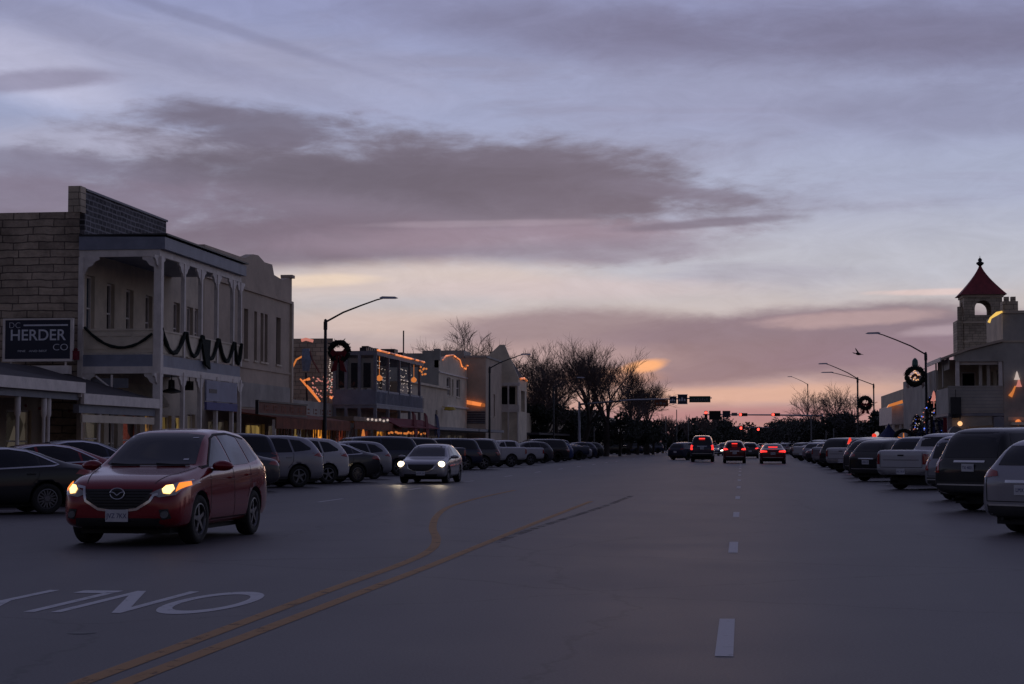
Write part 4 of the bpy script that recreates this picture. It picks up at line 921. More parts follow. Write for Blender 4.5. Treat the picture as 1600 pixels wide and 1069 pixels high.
MB().box((-23.95, Y0 + .3, 4.8), (-21.6, Y0 + .36, 6.6)).build('end_screen', 'stucco_grey', B)
mb = MB()
for a in (-23.7, -22.95, -22.2): mb.box((a, Y0 + .26, 4.85), (a + .42, Y0 + .30, 6.3))
mb.build('end_windows', 'glass_dark', B)
rope = [(x, y, 7.04) for x, y in rc[1:-1]]
tag(MB().tube([(rope[0][0] + .05, rope[0][1], 7.04)] + [(x + .05, y, z) for x, y, z in rope[1:]], .055, 6).build('rope_light', 'orange_rope'), 'orange rope light curving round the roof edge of the corner balcony', 'rope light')
mb = MB()
for k in range(9): y = Y1 - 3 + k * .3; mb.ball((-21.3, y, 6.4 + .25 * math.sin(k * 1.7)), .07, 6)
tag(mb.build('string_lights', 'orange_dim'), 'clump of orange bulbs under the far corner of the lit balcony roof', 'string lights')
def bulbs(name, label, m, pts, r=.04, cat='string lights', group=None):
    mb = MB()
    for p in pts: mb.ball(p, r, 5)
    return tag(mb.build(name, m), label, cat, group)
bulbs('string_lights', 'net of small white bulbs hung inside the near street bays of the lit balcony', 'white_bulb', [(-21.5, Y0 + .6 + .28 * i + .1 * random.random(), 6.4 - .22 * j + .08 * random.random()) for i in range(16) for j in range(8) if random.random() < .42], .022)
bulbs('string_lights', 'net of small white bulbs in the far street bay of the lit balcony', 'white_bulb', [(-21.5, Y0 + 8 + .3 * i + .1 * random.random(), 6.2 - .22 * j + .08 * random.random()) for i in range(14) for j in range(8) if random.random() < .42], .028)
for y, z, lab in ((Y0 + 2.0, 5.45, 'orange glowing lantern in the near bay of the lit balcony'), (Y0 + 13.4, 5.75, 'orange glowing lantern in the far bay of the lit balcony')):
    tag(MB().lathe([(.0001, z + .22), (.16, z + .1), (.2, z), (.15, z - .12), (.0001, z - .18)], 12, 'y' if 0 else 'z', (-21.6, y, 0)).tube([(-21.6, y, z + .2), (-21.6, y, 6.75)], .015, 4).build('lantern', 'orange_dim'), lab, 'lantern')
mb = MB()
for k in range(14): y = Y0 + 1 + k * .55; mb.box((-22.6, y, 7.0), (-22.2, y + .35, 7.18 + .2 * random.random()))
mb.box((-23, Y0 + 9.2, 7), (-22.1, Y0 + 10.4, 7.6)).box((-23, Y0 + 12.6, 7), (-22.2, Y0 + 13.6, 7.55)).tube([(-22.5, Y0 + 14.4, 7), (-22.5, Y0 + 14.4, 9.1)], .05, 5)
mb.build('roof_clutter', 'dark_metal', B)
mb = MB().prism([(-21.3, Y0 + 1, 3.0), (-20.2, Y0 + 1, 2.5), (-20.2, Y0 + 1, 2.56), (-21.3, Y0 + 1, 3.1)], (0, 14, 0)); mb.build('shop_awning', 'red_cloth', B)
for k, lab in enumerate(('red cloth banner hanging at the left end of the red lit shop', 'red cloth banner hanging in the middle of the red lit shop', 'red and blue banner hanging at the right end of the red lit shop')):
    y = Y0 + 6 + 4.2 * k; tag(MB().prism([(-20.3, y, 3.5), (-20.3, y + .8, 3.3), (-20.3, y + 1.6, 2.2), (-20.3, y + .9, 1.7), (-20.3, y + .3, 2.4)], (.05, 0, 0)).tube([(-20.33, y, .1), (-20.33, y, 3.5)], .03, 5).build('banner', ('red_cloth', 'red_cloth', 'blue_cloth')[k]), lab, 'banner', 'banners before the red lit shop')
bulbs('string_lights', 'row of orange red lights along the shopfront under the red awning', 'orange_dim', [(-21.0, Y0 + 2 + .35 * i, 2.15 + .12 * random.random()) for i in range(38) if random.random() < .7], .07)
tag(MB().lathe([(.0001, 0), (.16, .25), (.1, .6), (.0001, 1.2)], 8, 'z', (xy(568, 100), 100, 1.4)).tube([(xy(568, 100), 100, 0), (xy(568, 100), 100, 1.5)], .04).build('torch_lamp', 'orange_dim'), 'small flame shaped orange lamp on a post left of the red lit shop', 'lamp')

# light figure on the roof of the gap shop
Fg = grp('light_figure', 'outlined figure of pink and pale blue lights on the low roof beside the lamp post', 'christmas decoration')
yf = 101.0
def fp(u, v): return on_y(u, v, yf)
MB().tube([fp(471, 532), fp(478, 530), fp(489, 533)], .10, 6).build('hat', 'pink_bulb', Fg)
MB().tube([fp(478, 545), fp(479, 562), fp(478, 580)], [.22, .30, .2], 6).build('torso', mat('pale_frost', (.22, .27, .36), .5, 0, .3, 6, 0), Fg)
for a in ([(474, 556), (463, 562), (457, 574)], [(484, 548), (488, 562), (499, 582)]): MB().tube([fp(*q) for q in a], .055, 5).build('arm', 'orange_dim' if a[0][0] < 480 else mat('dull_pink', (.3, .12, .1), .6), Fg)
MB().tube([fp(478, 582), fp(480, 630)], .06, 5).build('post', 'dark_metal', Fg)
tag(MB().tube([fp(469, 592), fp(484, 608), fp(500, 628)], [.04, .09, .06], 6).tube([fp(474, 595), fp(484, 592)], [.05, .09], 6).build('rope_light', 'orange_rope'), 'thick orange rope light slanting down below the light figure', 'rope light')
bulbs('string_lights', 'scatter of pink and white bulbs between the light figure and the lamp post', 'pink_bulb', [fp(random.uniform(488, 520), random.uniform(588, 622)) for _ in range(46)], .045)
bulbs('string_lights', 'ladder of small white bulbs down the corner left of the wreath', 'white_bulb', [on_y(random.uniform(514, 519), v, 103.4) for v in range(562, 612, 3)], .04)
tag(MB().tube([on_y(510, 618, 103), on_y(519, 622, 103)], [.05, .09], 6).build('rope_light', 'orange_rope'), 'short orange light under the ladder of white bulbs', 'rope light')

# --- further shops
B = grp('squat_shop', 'squat stone shop with one pale curtained window', 'building')
Y0, Y1 = Y1 + .05, 140.5
wall(B, 'stucco', (-23.2, Y0, 0), (0, 1, 0), Y1 - Y0, 5.8, [(3, 3.9, 5.2, 5.0, 'curtain'), (14, 3.2, 15, 4.1), (2, .4, 8, 2.2, 'shop_dim'), (10, .4, 17, 2.2, 'shop_dim')])
wall(B, 'stucco', (-41, Y0, 0), (1, 0, 0), 17.8, 5.8); shell(B, 'stucco', -41, -23.2, Y0, Y1, 5.8)
MB().box((-23.3, Y0, 5.8), (-23.0, Y1, 5.95)).build('coping', 'cream', B)
MB().box((-23.2, Y0, 2.5), (-20.7, Y1, 2.7)).build('canopy', 'grey_wood', B)
tag(MB().lathe([(.0001, 0), (.5, .05), (.35, .28), (.0001, .3)], 10, 'z', (-22.6, 138, 4.1)).tube([(-23.2, 138, 4.4), (-22.6, 138, 4.35)], .03).build('wall_lamp', mat('yellow_shade', (.5, .36, .03), .5)), 'yellow shaded wall lamp at the corner of the squat shop', 'lamp')
B = grp('gabled_white_shop', 'pale two storey shop with a curved gable outlined in orange light', 'building')
Y0, Y1 = 141.0, 155.8
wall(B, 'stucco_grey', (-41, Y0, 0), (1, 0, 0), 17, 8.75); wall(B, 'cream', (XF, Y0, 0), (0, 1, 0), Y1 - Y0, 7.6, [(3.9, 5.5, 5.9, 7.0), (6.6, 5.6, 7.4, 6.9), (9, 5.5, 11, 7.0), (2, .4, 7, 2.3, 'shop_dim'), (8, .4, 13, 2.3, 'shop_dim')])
shell(B, 'stucco_grey', -41, XF, Y0, Y1, 7.6)
P = [(XF, Y0, 7.6), (XF, Y1, 7.6), (XF, Y1, 8.3), (XF, Y1 - 1, 8.3), (XF, Y1 - 1.2, 7.95), (XF, Y1 - 3.5, 8.1), (XF, Y1 - 4.5, 8.6), (XF, Y0 + 6.5, 8.85), (XF, Y0 + 3, 8.6), (XF, Y0 + 1.5, 8.2), (XF, Y0, 8.2)]
MB().prism(P, (-.35, 0, 0)).build('parapet', 'cream', B)
MB().box((-24.4, Y0 - .05, 8.2), (-23.9, Y0 + .4, 9.1)).build('corner_pier', 'stucco_grey', B)
MB().box((XF - .02, Y0, 4.55), (XF + .18, Y1, 4.7)).box((XF - .02, Y0, 7.2), (XF + .12, Y1, 7.32)).build('cornice', 'white_wood', B)
MB().box((XF, Y0, 2.5), (-20.7, Y1, 2.7)).build('canopy', 'grey_wood', B)
tag(MB().tube([(XF + .1, y, z + .08) for _, y, z in P[::-1][1:-2]], .06, 5).build('rope_light', 'orange_rope'), 'orange rope light along the curved gable of the pale shop', 'rope light')
B = grp('blank_wall_building', 'two storey shop with a blank mauve side wall and orange lit strip sign', 'building')
Y0, Y1 = 156.0, 166.5
wall(B, 'stucco_mauve', (-41, Y0, 0), (1, 0, 0), 41 - 22.35, 9.1); wall(B, 'stucco_mauve', (-22.35, Y0, 0), (0, 1, 0), Y1 - Y0, 9.1, [(2, 4, 3, 6), (5, 4, 6, 6)])
shell(B, 'stucco_mauve', -41, -22.35, Y0, Y1, 9.1)
MB().box((-24.2, Y0 - .08, 9.1), (-22.25, Y1, 9.3)).build('coping', 'stucco_grey', B); MB().box((-28, Y0 - .1, 9.1), (-24.3, Y0 + 4, 9.75)).build('roof_unit', 'stucco_grey', B)
tag(MB().prism([(-24.3, Y0 - .25, 5.05), (-22.4, Y0 - .25, 4.75), (-22.4, Y0 - .25, 5.05), (-24.3, Y0 - .25, 5.42)], (0, .12, 0)).build('strip_sign', 'orange_rope'), 'slanting orange lit strip on the blank mauve wall', 'sign')
MB().box((-24.3, Y0 - .06, 3.3), (-22.4, Y0 - .005, 4.4)).build('brick_band', 'dark_brick', B)
B = grp('steep_gable_house', 'narrow pale house with a steep gable and a dark open balcony', 'building')
Y0, Y1 = 168.0, 174.5; xa, xb = -25.2, -20.95
wall(B, 'cream', (xa, Y0, 0), (1, 0, 0), xb - xa, 7.6, [(1.7, 5.2, 3.95, 6.95, 'dark')], .5, bars=False)
wall(B, 'cream', (xb, Y0, 0), (0, 1, 0), Y1 - Y0, 7.6, [(2, 4.6, 5, 6.6, 'dark')], .5, bars=False)
MB().quad((xa, Y0, 0), (xa, Y1, 0), (xa, Y1, 7.6), (xa, Y0, 7.6)).quad((xa, Y1, 0), (xb, Y1, 0), (xb, Y1, 7.6), (xa, Y1, 7.6)).build('wall', 'cream', B)
gxm = xy(784, Y0); MB().prism([(xa, Y0, 7.6), (xb, Y0, 7.6), (xb, Y0, 7.75), (gxm + .25, Y0, 10.9), (gxm - .2, Y0, 10.9), (xa, Y0, 8.6)], (0, .3, 0)).build('gable', 'cream', B)
MB().prism([(xa, Y0 + .3, 7.5), (xb, Y0 + .3, 7.5), (gxm, Y0 + .3, 9.9)], (0, 6, 0)).build('roof', 'dark_roof', B)
MB().box((xa + 1.6, Y0 - .15, 4.5), (xb + .1, Y0 - .05, 5.2)).box((xa + 1.6, Y0 - .2, 7.0), (xb + .15, Y0 - .01, 7.3)).build('balcony_rail', 'white_wood', B)
for x in (-22.6, -21.9, -21.0): MB().box((x - .07, Y0 - .2, .1), (x + .07, Y0 - .06, 7.0)).build('post', 'white_wood', B)
tag(MB().tube([(xb + .08, Y0 + 1, 7.7), (xb + .1, Y0 + 3.5, 7.85), (xb + .08, Y0 + 6, 7.7)], .10, 5).build('rope_light', 'orange_rope'), 'orange light on the eave behind the steep gable', 'rope light')
B = grp('low_pink_building', 'low pinkish building half hidden by the big bare tree', 'building')
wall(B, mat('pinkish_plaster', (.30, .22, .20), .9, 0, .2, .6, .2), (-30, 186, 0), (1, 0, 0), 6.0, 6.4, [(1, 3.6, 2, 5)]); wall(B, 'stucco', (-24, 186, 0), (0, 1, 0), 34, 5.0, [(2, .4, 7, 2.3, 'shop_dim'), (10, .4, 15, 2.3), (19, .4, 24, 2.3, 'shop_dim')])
shell(B, 'stucco', -30, -24, 186, 220, 5.0)
MB().box((-24, 186, 2.5), (-21, 220, 2.7)).build('canopy', 'dark_roof', B)
B = grp('far_left_block', 'plain grey block beyond the junction behind the bare trees', 'building')
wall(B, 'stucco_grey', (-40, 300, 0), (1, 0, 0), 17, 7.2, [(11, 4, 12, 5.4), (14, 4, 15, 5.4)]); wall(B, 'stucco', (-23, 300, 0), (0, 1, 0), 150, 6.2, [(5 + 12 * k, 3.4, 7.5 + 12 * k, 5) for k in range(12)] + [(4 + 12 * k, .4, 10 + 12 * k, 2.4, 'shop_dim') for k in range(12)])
shell(B, 'stucco_grey', -40, -23, 300, 450, 6.2)
B = grp('beige_corner_store', 'beige corner store with blank wall beyond the junction on the left', 'building')
wall(B, 'stucco', (-34, 256, 0), (1, 0, 0), 12.5, 5.2, [(9, .4, 11, 2.4)]); wall(B, 'stucco', (-21.5, 256, 0), (0, 1, 0), 34, 5.2, [(3 + 8 * k, .4, 8 + 8 * k, 2.4, 'shop_dim') for k in range(4)]); shell(B, 'stucco', -34, -21.5, 256, 290, 5.2)

# ------------------------------------------------------------------ right side
XQ, XG = 11.4, 13.8
B = grp('veranda_building', 'grey building on the right with a two level veranda under a sloping roof', 'building')
Y0, Y1 = 97.8, 104.2
MB().prism([(10.55, Y0 - .2, 5.98), (12.0, Y0 - .2, 6.5), (XG, Y0 - .2, 6.95), (XG, Y0 - .2, 7.08), (12.0, Y0 - .2, 6.64), (10.55, Y0 - .2, 6.10)], (0, Y1 - Y0 + .4, 0)).build('veranda_roof', 'stucco_mauve', B)
MB().box((10.48, Y0 - .22, 5.9), (10.54, Y1 + .2, 6.12)).build('gutter', 'white_wood', B)
MB().prism([(XQ - .1, Y0, 5.9), (XG, Y0, 5.9), (XG, Y0, 6.90), (12.0, Y0, 6.46), (XQ - .1, Y0, 6.24)], (0, .12, 0)).build('gable_panel', 'stucco_grey', B)
MB().box((10.9, Y0, 3.0), (XG, Y1, 3.15)).build('veranda_floor', 'grey_wood', B)
MB().box((10.95, Y0 - .02, 3.16), (XG - .02, Y0 + .05, 4.52)).box((10.92, Y0 + .05, 3.16), (10.98, Y1, 4.52)).box((10.9, Y0 - .05, 4.52), (XG - .02, Y0 + .08, 4.6)).build('railing', 'stucco_grey', B)
mb = MB()
for k in range(2): mb.box((12.7 + .42 * k, Y0 + 1.3, 3.2), (12.86 + .42 * k, Y0 + 1.42, 5.9))
mb.box((11.55, Y0 + .28, 5.74), (XG - .25, Y0 + .38, 5.9)).build('gallery_screen', 'white_wood', B)
for x in (11.42, XG - .14): MB().box((x - .1, Y0 + .06, 4.605), (x + .1, Y0 + .2, 5.9)).build('post', 'white_wood', B)
for x in (10.98, XG - .2): MB().box((x - .12, Y0 + .06, .15), (x + .12, Y0 + .24, 2.995)).build('post', 'grey_wood', B)
MB().box((10.92, Y1 - .3, 3.16), (10.98, Y1, 6.1)).box((10.92, Y0 + 2.6, 4.6), (10.98, Y0 + 2.9, 6.1)).box((10.99, Y0 + .3, 5.5), (11.03, Y0 + 2.6, 6.1)).build('side_panel', 'stucco_grey', B)
wall(B, 'stucco', (10.99, Y1 - .6, 3.16), (1, 0, 0), 2.8, 3.1, [(1.3, .1, 2.1, 2.4, 'dark')], .1)
wall(B, 'stucco_grey', (XG, Y0, 0), (1, 0, 0), 14, 8.45, [(1.1, .4, 3.4, 2.5, 'shop_dim')]); wall(B, 'stucco', (XG, Y1, 0), (0, -1, 0), Y1 - Y0, 8.55, [(1.5, 3.3, 2.5, 5.5), (3.8, 3.3, 4.8, 5.5), (1, .2, 2, 2.5, 'shop_warm'), (3, .5, 5.6, 2.3, 'shop_warm')])
MB().quad((XG, Y1, 0), (28, Y1, 0), (28, Y1, 8.5), (XG, Y1, 8.5)).build('wall', 'stucco', B); MB().quad((XG, Y0, 8.3), (28, Y0, 8.3), (28, Y1, 8.3), (XG, Y1, 8.3)).build('roof', 'dark_roof', B)
MB().box((XG - .06, Y0 - .07, 8.452), (28, Y0 + .25, 8.6)).box((XG - .05, Y0 - .06, 6.9), (28, Y0 - .002, 7.0)).box((XG + .2, Y0 - .05, 2.75), (28, Y0 - .003, 2.95)).build('cornice', 'stucco', B)
mb = MB()
for k in range(7): mb.box((10.99, Y0 - .035, 3.25 + .18 * k), (XG - .05, Y0 - .0205, 3.27 + .18 * k))
mb.build('panel_lines', 'grey_wood', B)
MB().box((13.9, Y0 + .6, 8.6), (14.7, Y0 + 1.5, 9.15)).box((14.0, Y0 + .7, 9.15), (14.25, Y0 + 1.0, 9.4)).box((14.35, Y0 + .7, 9.15), (14.6, Y0 + 1.0, 9.4)).build('chimney', 'stone_small', B)
MB().box((11.1, Y0 + .1, 2.2), (13.2, Y0 + .2, 2.98)).build('shop_fascia', 'stucco_grey', B)
MB().box((13.25, Y0 - .05, .15), (13.79, Y0 + .15, 2.95)).build('door_surround', 'grey_wood', B)
MB().prism([(11.9, Y0 + .05, 2.35), (13.2, Y0 + .05, 2.45), (13.2, Y0 - .6, 2.25), (11.9, Y0 - .6, 2.15)], (0, 0, .06)).build('awning', mat('tan_awning', (.32, .22, .12), .8, 0, .2, 3, .1), B)
MB().box((XG + .3, Y0 - .8, 2.5), (XG + 5, Y0 - .01, 2.66)).build('canopy', 'cream', B)
tag(MB().tube([on_y(1545, 504, Y0 - .15), on_y(1548, 497, Y0 - .15), on_y(1558, 490, Y0 - .15), on_y(1566, 487, Y0 - .15)], [.08, .06, .11, .05], 6).build('rope_light', emis('yellow_rope', (1, .62, .14), .9)), 'yellow rope light curling over the parapet below the red tower roof', 'rope light')
for i, (u, v, mm_, lab) in enumerate(((1500, 662, 'warm_bulb', 'orange globe lamp under the veranda at the street corner'), (1591, 660, 'orange_rope', 'yellow orange lamp beside the shop door at the right edge'))):
    p = on_y(u, v, Y0 - .3); e = grp('globe_lamp', lab, 'lamp')
    MB().ball(p, .13 if i == 0 else .16, 12).build('globe', mm_, e, True); MB().tube([(p.x, p.y, p.z + .1), (p.x, p.y, 3.0 if i == 0 else 2.55)], .02, 5).build('rod', 'dark_metal', e)
tag(MB().box((xy(1589, 96), 96, .15), (xy(1596, 96), 96.2, 1.95)).build('lit_column', emis('yellow_column', (1, .45, .1), .25)), 'short glowing yellow column at the right edge', 'lamp')
for i, (u, v) in enumerate(((1589, 586), (1592, 597), (1583, 612))):
    p = on_y(u, v, Y0 - .1); mb = MB()
    if i == 2: mb.tube([p + Vector((-.15, 0, -.25)), p, p + Vector((.12, 0, .3))], [.12, .07, .04], 6)
    else: mb.lathe([(.0001, .22), (.05, .1), (.10, -.1), (.16, -.25), (.0001, -.26)], 10, 'z', tuple(p))
    tag(mb.build('wall_ornament', ('white_bulb', 'pink_bulb', 'orange_dim')[i]), ('small white lit bell ornament, upper one on the grey wall at the right edge', 'pink lit bell ornament just below the white bell on the grey wall', 'orange lit ornament at the lower left of the two bells')[i], 'christmas decoration', 'lit ornaments on the grey wall')
tag(MB().box((11.0, Y0 - .25, 2.55 + .5), (11.55, Y0 - .1, 4.0)).tube([(11.28, Y0 - .17, 4.0), (11.28, Y0 - .17, 4.4)], .02).lathe([(.26, 2.9), (.30, 3.06), (.1, 3.1)], 10, 'z', (11.28, Y0 - .17, 0)).build('hanging_sign', 'dark_metal'), 'dark bracket sign hanging on the veranda corner', 'sign')
tag(MB().lathe([(.0001, -.36), (.34, -.36), (.36, 0), (.34, .36), (.0001, .36)], 18, 'y', (11.2, Y0 - .4, 2.1)).build('barrel_sign', 'grey_metal'), 'grey round drum sign below the dark bracket sign', 'sign')
B = grp('grey_annex', 'plain grey annex between the lamp post and the veranda', 'building')
wall(B, 'stucco_grey', (11.9, 114, 0), (1, 0, 0), 12, 6.1); wall(B, 'stucco_grey', (11.9, 136, 0), (0, -1, 0), 22, 6.1, [(3, .4, 9, 2.4, 'shop_dim'), (12, .4, 18, 2.4, 'shop_warm')]); shell(B, 'stucco_grey', 11.9, 24, 114, 136, 6.1, -1)
B = grp('cream_shop', 'cream one storey shop with a small canopy behind the decorated tree', 'building')
wall(B, 'cream', (xy(1412, 138), 138, 0), (1, 0, 0), 12, 5.6, [(.6, .3, 1.8, 2.4, 'dark')]); wall(B, 'cream', (xy(1412, 138), 156, 0), (0, -1, 0), 18, 4.6, [(3, .4, 8, 2.3, 'shop_dim'), (11, .4, 16, 2.3, 'shop_dim')]); shell(B, 'cream', xy(1412, 138), 24, 138, 156, 4.6, -1)
MB().box((xy(1392, 138), 137.5, 3.0), (xy(1412, 138), 150, 4.4)).build('canopy', 'white_wood', B)
for x in (xy(1393, 138), xy(1404, 138)): MB().box((x, 137.6, .1), (x + .15, 137.8, 3.0)).build('post', 'white_wood', B)
tag(MB().prism([on_y(1386, 637, 137), on_y(1389, 632, 137), on_y(1410, 625, 137), on_y(1411, 630, 137)], (0, .3, 0)).build('strip_sign', 'orange_dim'), 'slanting orange lit strip over the cream shop canopy', 'sign')
# bell tower
B = grp('bell_tower', 'stone bell tower with an open arch and a dark red pyramid roof', 'tower')
yt = 170.0; xa, xb = xy(1508, yt), xy(1568, yt); xc = (xa + xb) / 2; hw = (xb - xa) / 2
z = lambda v: zat(v, xc, yt)
def archwall(P0, u, zlo, zhi, W_, aw, a0, a1, d):
    """square wall panel with an arched opening, built around the hole"""
    mb = MB(); P0 = Vector(P0); u = Vector(u); n = u.cross(Vector((0, 0, 1))) * -d; c = W_ / 2; K = 14
    arc = [(c - aw, a0)] + [(c - aw * math.cos(math.pi * i / K), a1 + aw * math.sin(math.pi * i / K)) for i in range(K + 1)] + [(c + aw, a0)]
    P = lambda q, o=0: P0 + u * q[0] + Vector((0, 0, q[1])) + (n if o else Vector())
    for o in (0, 1):
        mb.quad(P((0, zlo), o), P((c - aw, zlo), o), P((c - aw, zhi), o), P((0, zhi), o)); mb.quad(P((c + aw, zlo), o), P((W_, zlo), o), P((W_, zhi), o), P((c + aw, zhi), o))
        mb.quad(P((c - aw, zlo), o), P((c + aw, zlo), o), P((c + aw, a0), o), P((c - aw, a0), o))
        for i in range(1, len(arc) - 2): mb.quad(P(arc[i], o), P(arc[i + 1], o), P((arc[i + 1][0], zhi), o), P((arc[i][0], zhi), o))
    for i in range(len(arc) - 1): mb.quad(P(arc[i]), P(arc[i + 1]), P(arc[i + 1], 1), P(arc[i], 1))
    return mb
W_ = 2 * hw; yb_ = yt + W_
for P0, u in (((xa, yt, 0), (1, 0, 0)), ((xb, yt, 0), (0, 1, 0)), ((xb, yb_, 0), (-1, 0, 0)), ((xa, yb_, 0), (0, -1, 0))):
    archwall(P0, u, z(505), z(461), W_, .76, z(492), z(482), .35).build('belfry_wall', 'stone_small', B)
MB().box((xa, yt, 0), (xb, yb_, z(505))).build('shaft', 'stone_small', B)
MB().box((xa - .1, yt - .1, z(505)), (xb + .1, yb_ + .1, z(505) + .15)).box((xa - .12, yt - .12, z(464)), (xb + .12, yb_ + .12, z(460))).box((xa - .06, yt - .06, z(535)), (xb + .06, yb_ + .06, z(535) + .15)).build('string_course', 'stucco', B)
MB().box((xa - .65, yt + .2, 0), (xa - .05, yb_ - .2, z(500))).box((xa - .5, yt + .5, z(500)), (xa - .1, yt + 1.1, z(478))).build('buttress', 'stone_small', B)
K = 9; hr = (xy(1576, yt) - xy(1501, yt)) / 2; mb = MB(); prev = None; cy = yt + hw
for i in range(K + 1):
    q = i / K; rr = hr * ((1 - q) ** 1.35 * .96 + .0) + .06; zz = z(460) + (z(410) - z(460)) * q
    ring = [(xc - rr, cy - rr, zz), (xc + rr, cy - rr, zz), (xc + rr, cy + rr, zz), (xc - rr, cy + rr, zz)]
    if prev:
        for a in range(4): mb.quad(prev[a], prev[(a + 1) % 4], ring[(a + 1) % 4], ring[a])
    else: mb.quad(*ring[::-1])
    prev = ring
mb.build('roof', 'red_roof', B)
MB().lathe([(.14, z(412)), (.34, z(409)), (.36, z(407)), (.14, z(405)), (.20, z(403)), (.16, z(401)), (.03, z(399)), (.02, z(396))], 14, 'z', (xc, cy, 0)).build('finial', 'dark_metal', B, True)
B = grp('tower_hall', 'stone hall at the foot of the bell tower', 'building')
wall(B, 'stone_small', (14.5, 166, 0), (1, 0, 0), 5.4, 6.5, [(2, 3, 3, 5)]); wall(B, 'stucco', (14.5, 192, 0), (0, -1, 0), 26, 6.5, [(4, 3, 5.2, 5), (10, 3, 11.2, 5), (16, 3, 17.2, 5)]); shell(B, 'stone_small', 14.5, 19.9, 166, 192, 6.5, -1)
B = grp('far_right_store', 'low dim store beyond the junction on the right', 'building')
wall(B, 'stucco_grey', (15, 262, 0), (1, 0, 0), 14, 4.6); wall(B, 'stucco_grey', (15, 330, 0), (0, -1, 0), 68, 4.6, [(4 + 10 * k, .4, 10 + 10 * k, 2.4, 'shop_dim') for k in range(6)]); shell(B, 'stucco_grey', 15, 29, 262, 330, 4.6, -1)
# ------------------------------------------------------------------ street furniture
def lamp_post(x, y, h, arm, rise, label, fl=1, lit=0):
    e = empty('street_lamp', (x, y, 0), label, 'street lamp', 'street lamps along the kerbs'); s = fl
    MB().lathe([(.22, .15), (.22, .2), (.16, .25), (.15, .7), (.11, .75), (.0995, 1.2), (.075, h), (.0001, h + .05)], 12, 'z').build('pole', 'grey_metal' if lit else 'dark_metal', e, True)
    MB().tube([(0, 0, h - .12), (s * arm * .25, 0, h + rise * .34), (s * arm * .5, 0, h + rise * .66), (s * arm * .72, 0, h + rise * .92), (s * arm * .82, 0, h + rise)], [.05, .045, .04, .036, .032], 8).tube([(0, 0, h - .5), (0, 0, h - .1)], .10, 8).build('arm', 'dark_metal', e)
    mb = MB(); a = s * arm
    mb.prism([(a * .78, -.12, h + rise - .03), (a * .98, -.14, h + rise - .04), (a * 1.02, -.08, h + rise), (a * .98, -.05, h + rise + .07), (a * .80, -.05, h + rise + .09), (a * .76, -.05, h + rise + .03)], (0, .22, 0))
    mb.build('lamp_head', 'silver_metal', e)
    return e
lamp_post(-20.6, yx(508, -20.6), 7.7, 3.6, 1.05, 'tall dark street lamp beside the big wreath, arm reaching over the road')
lamp_post(-20.6, yx(765, -20.6), 7.85, 3.4, 1.0, 'street lamp standing in front of the mauve wall and steep gable house')
lamp_post(-20.6, yx(865, -20.6), 7.8, 3.4, 1.0, 'street lamp partly lost in the big bare trees on the left')
lamp_post(-20.6, 305, 7.8, 3.4, 1.0, 'left street lamp just beyond the first traffic signal arm')
ly = 117.0
lamp_post(xy(1447, ly), ly, zat(551, xy(1447, ly), ly), -3.7, 1.25, 'street lamp holding the glowing wreath on the right', 1)
for u, y, v, lab in ((1340, 172, 590, 'street lamp with the dark wreath, in front of the dark evergreens on the right'), (1365, 205, 600, 'thin street lamp just right of the one with the dark wreath'), (1262, 330, 600, 'small far street lamp left of the bare trees on the right')):
    x = xy(u, y); lamp_post(x, y, zat(v, x, y), -3.6 * (1.6 if u == 1365 else 1), 1.3, lab, 1)
def wreath(label, u, v, Y, r, th, bow=True, lit=None, top=False, px=0):
    p = on_y(u, v, Y); e = empty('wreath', p, label, 'wreath', 'wreaths on the street lamps'); mb = MB(); K = 40
    ring = [(r * math.cos(2 * math.pi * i / K), 0, r * math.sin(2 * math.pi * i / K)) for i in range(K + 1)]
    mb.tube(ring, [th * random.uniform(.82, 1.12) for _ in ring], 9, False)
    for i in range(260):
        a = random.random() * 6.283; rr = r + random.uniform(-1, 1) * th; c = Vector((rr * math.cos(a), random.uniform(-th, th), rr * math.sin(a)))
        d = Vector((random.uniform(-1, 1), random.uniform(-1, 1), random.uniform(-1, 1))).normalized() * .16; n = d.orthogonal().normalized() * .03
        mb.quad(c - n, c + n, c + d * 1.0 + n * .2, c + d - n * .2)
    mb.build('ring', 'garland', e)
    if bow:
        b = MB(); zb = -r * .25
        for s in (-1, 1):
            b.prism([(0, -.16, zb), (s * .32, -.16, zb + .22), (s * .42, -.16, zb + .02), (s * .30, -.16, zb - .18)], (0, .12, 0))
            b.prism([(0, -.14, zb), (s * .12, -.14, zb - .1), (s * .42, -.14, zb - .95), (s * .10, -.14, zb - .85)], (0, .05, 0))
        b.ball((0, -.14, zb), .12, 8); b.build('bow', 'red_cloth', e)
    if lit:
        m = MB()
        for i in range(22):
            a = random.random() * 6.283; q = r * .62 * math.sqrt(random.random()); m.ball((q * math.cos(a), -.05, q * math.sin(a) + .05), random.uniform(.02, .05), 5)
        m.build('bulbs', lit, e)
        MB().tube([(-r * .5, 0, -.1), (0, 0, .12), (r * .5, 0, -.1)], .11, 7).build('centre_bow', 'wood_sign', e)
        for s in (-1, 1):
            MB().tube([(s * r * .85, -.05, -r * .7), (s * r * .95, -.05, -r * 1.15), (s * r * .85, -.05, -r * 1.5)], [.07, .10, .06], 7).build('candle', mat('frosted_candle' + str(s), (.42, .30, .27), .5, 0, .3, 14, 0), e)
    if top: MB().lathe([(.12, r + .05), (.20, r + .2), (.18, r + .48), (.08, r + .62), (.0001, r + .66)], 10, 'z').build('topper', mat('teal_tin', (.04, .10, .09), .4, 0, .5, 14, 0), e)
    MB().tube([(0, 0, r * .8), (px, .05, r * .9)], .03, 5).build('bracket', 'dark_metal', e)
    return e
lx = -20.6; ly1 = yx(508, -20.6)
wreath('large dark wreath with a red bow on the left street lamp', 530, 549, ly1, .44, .15, px=-.6)
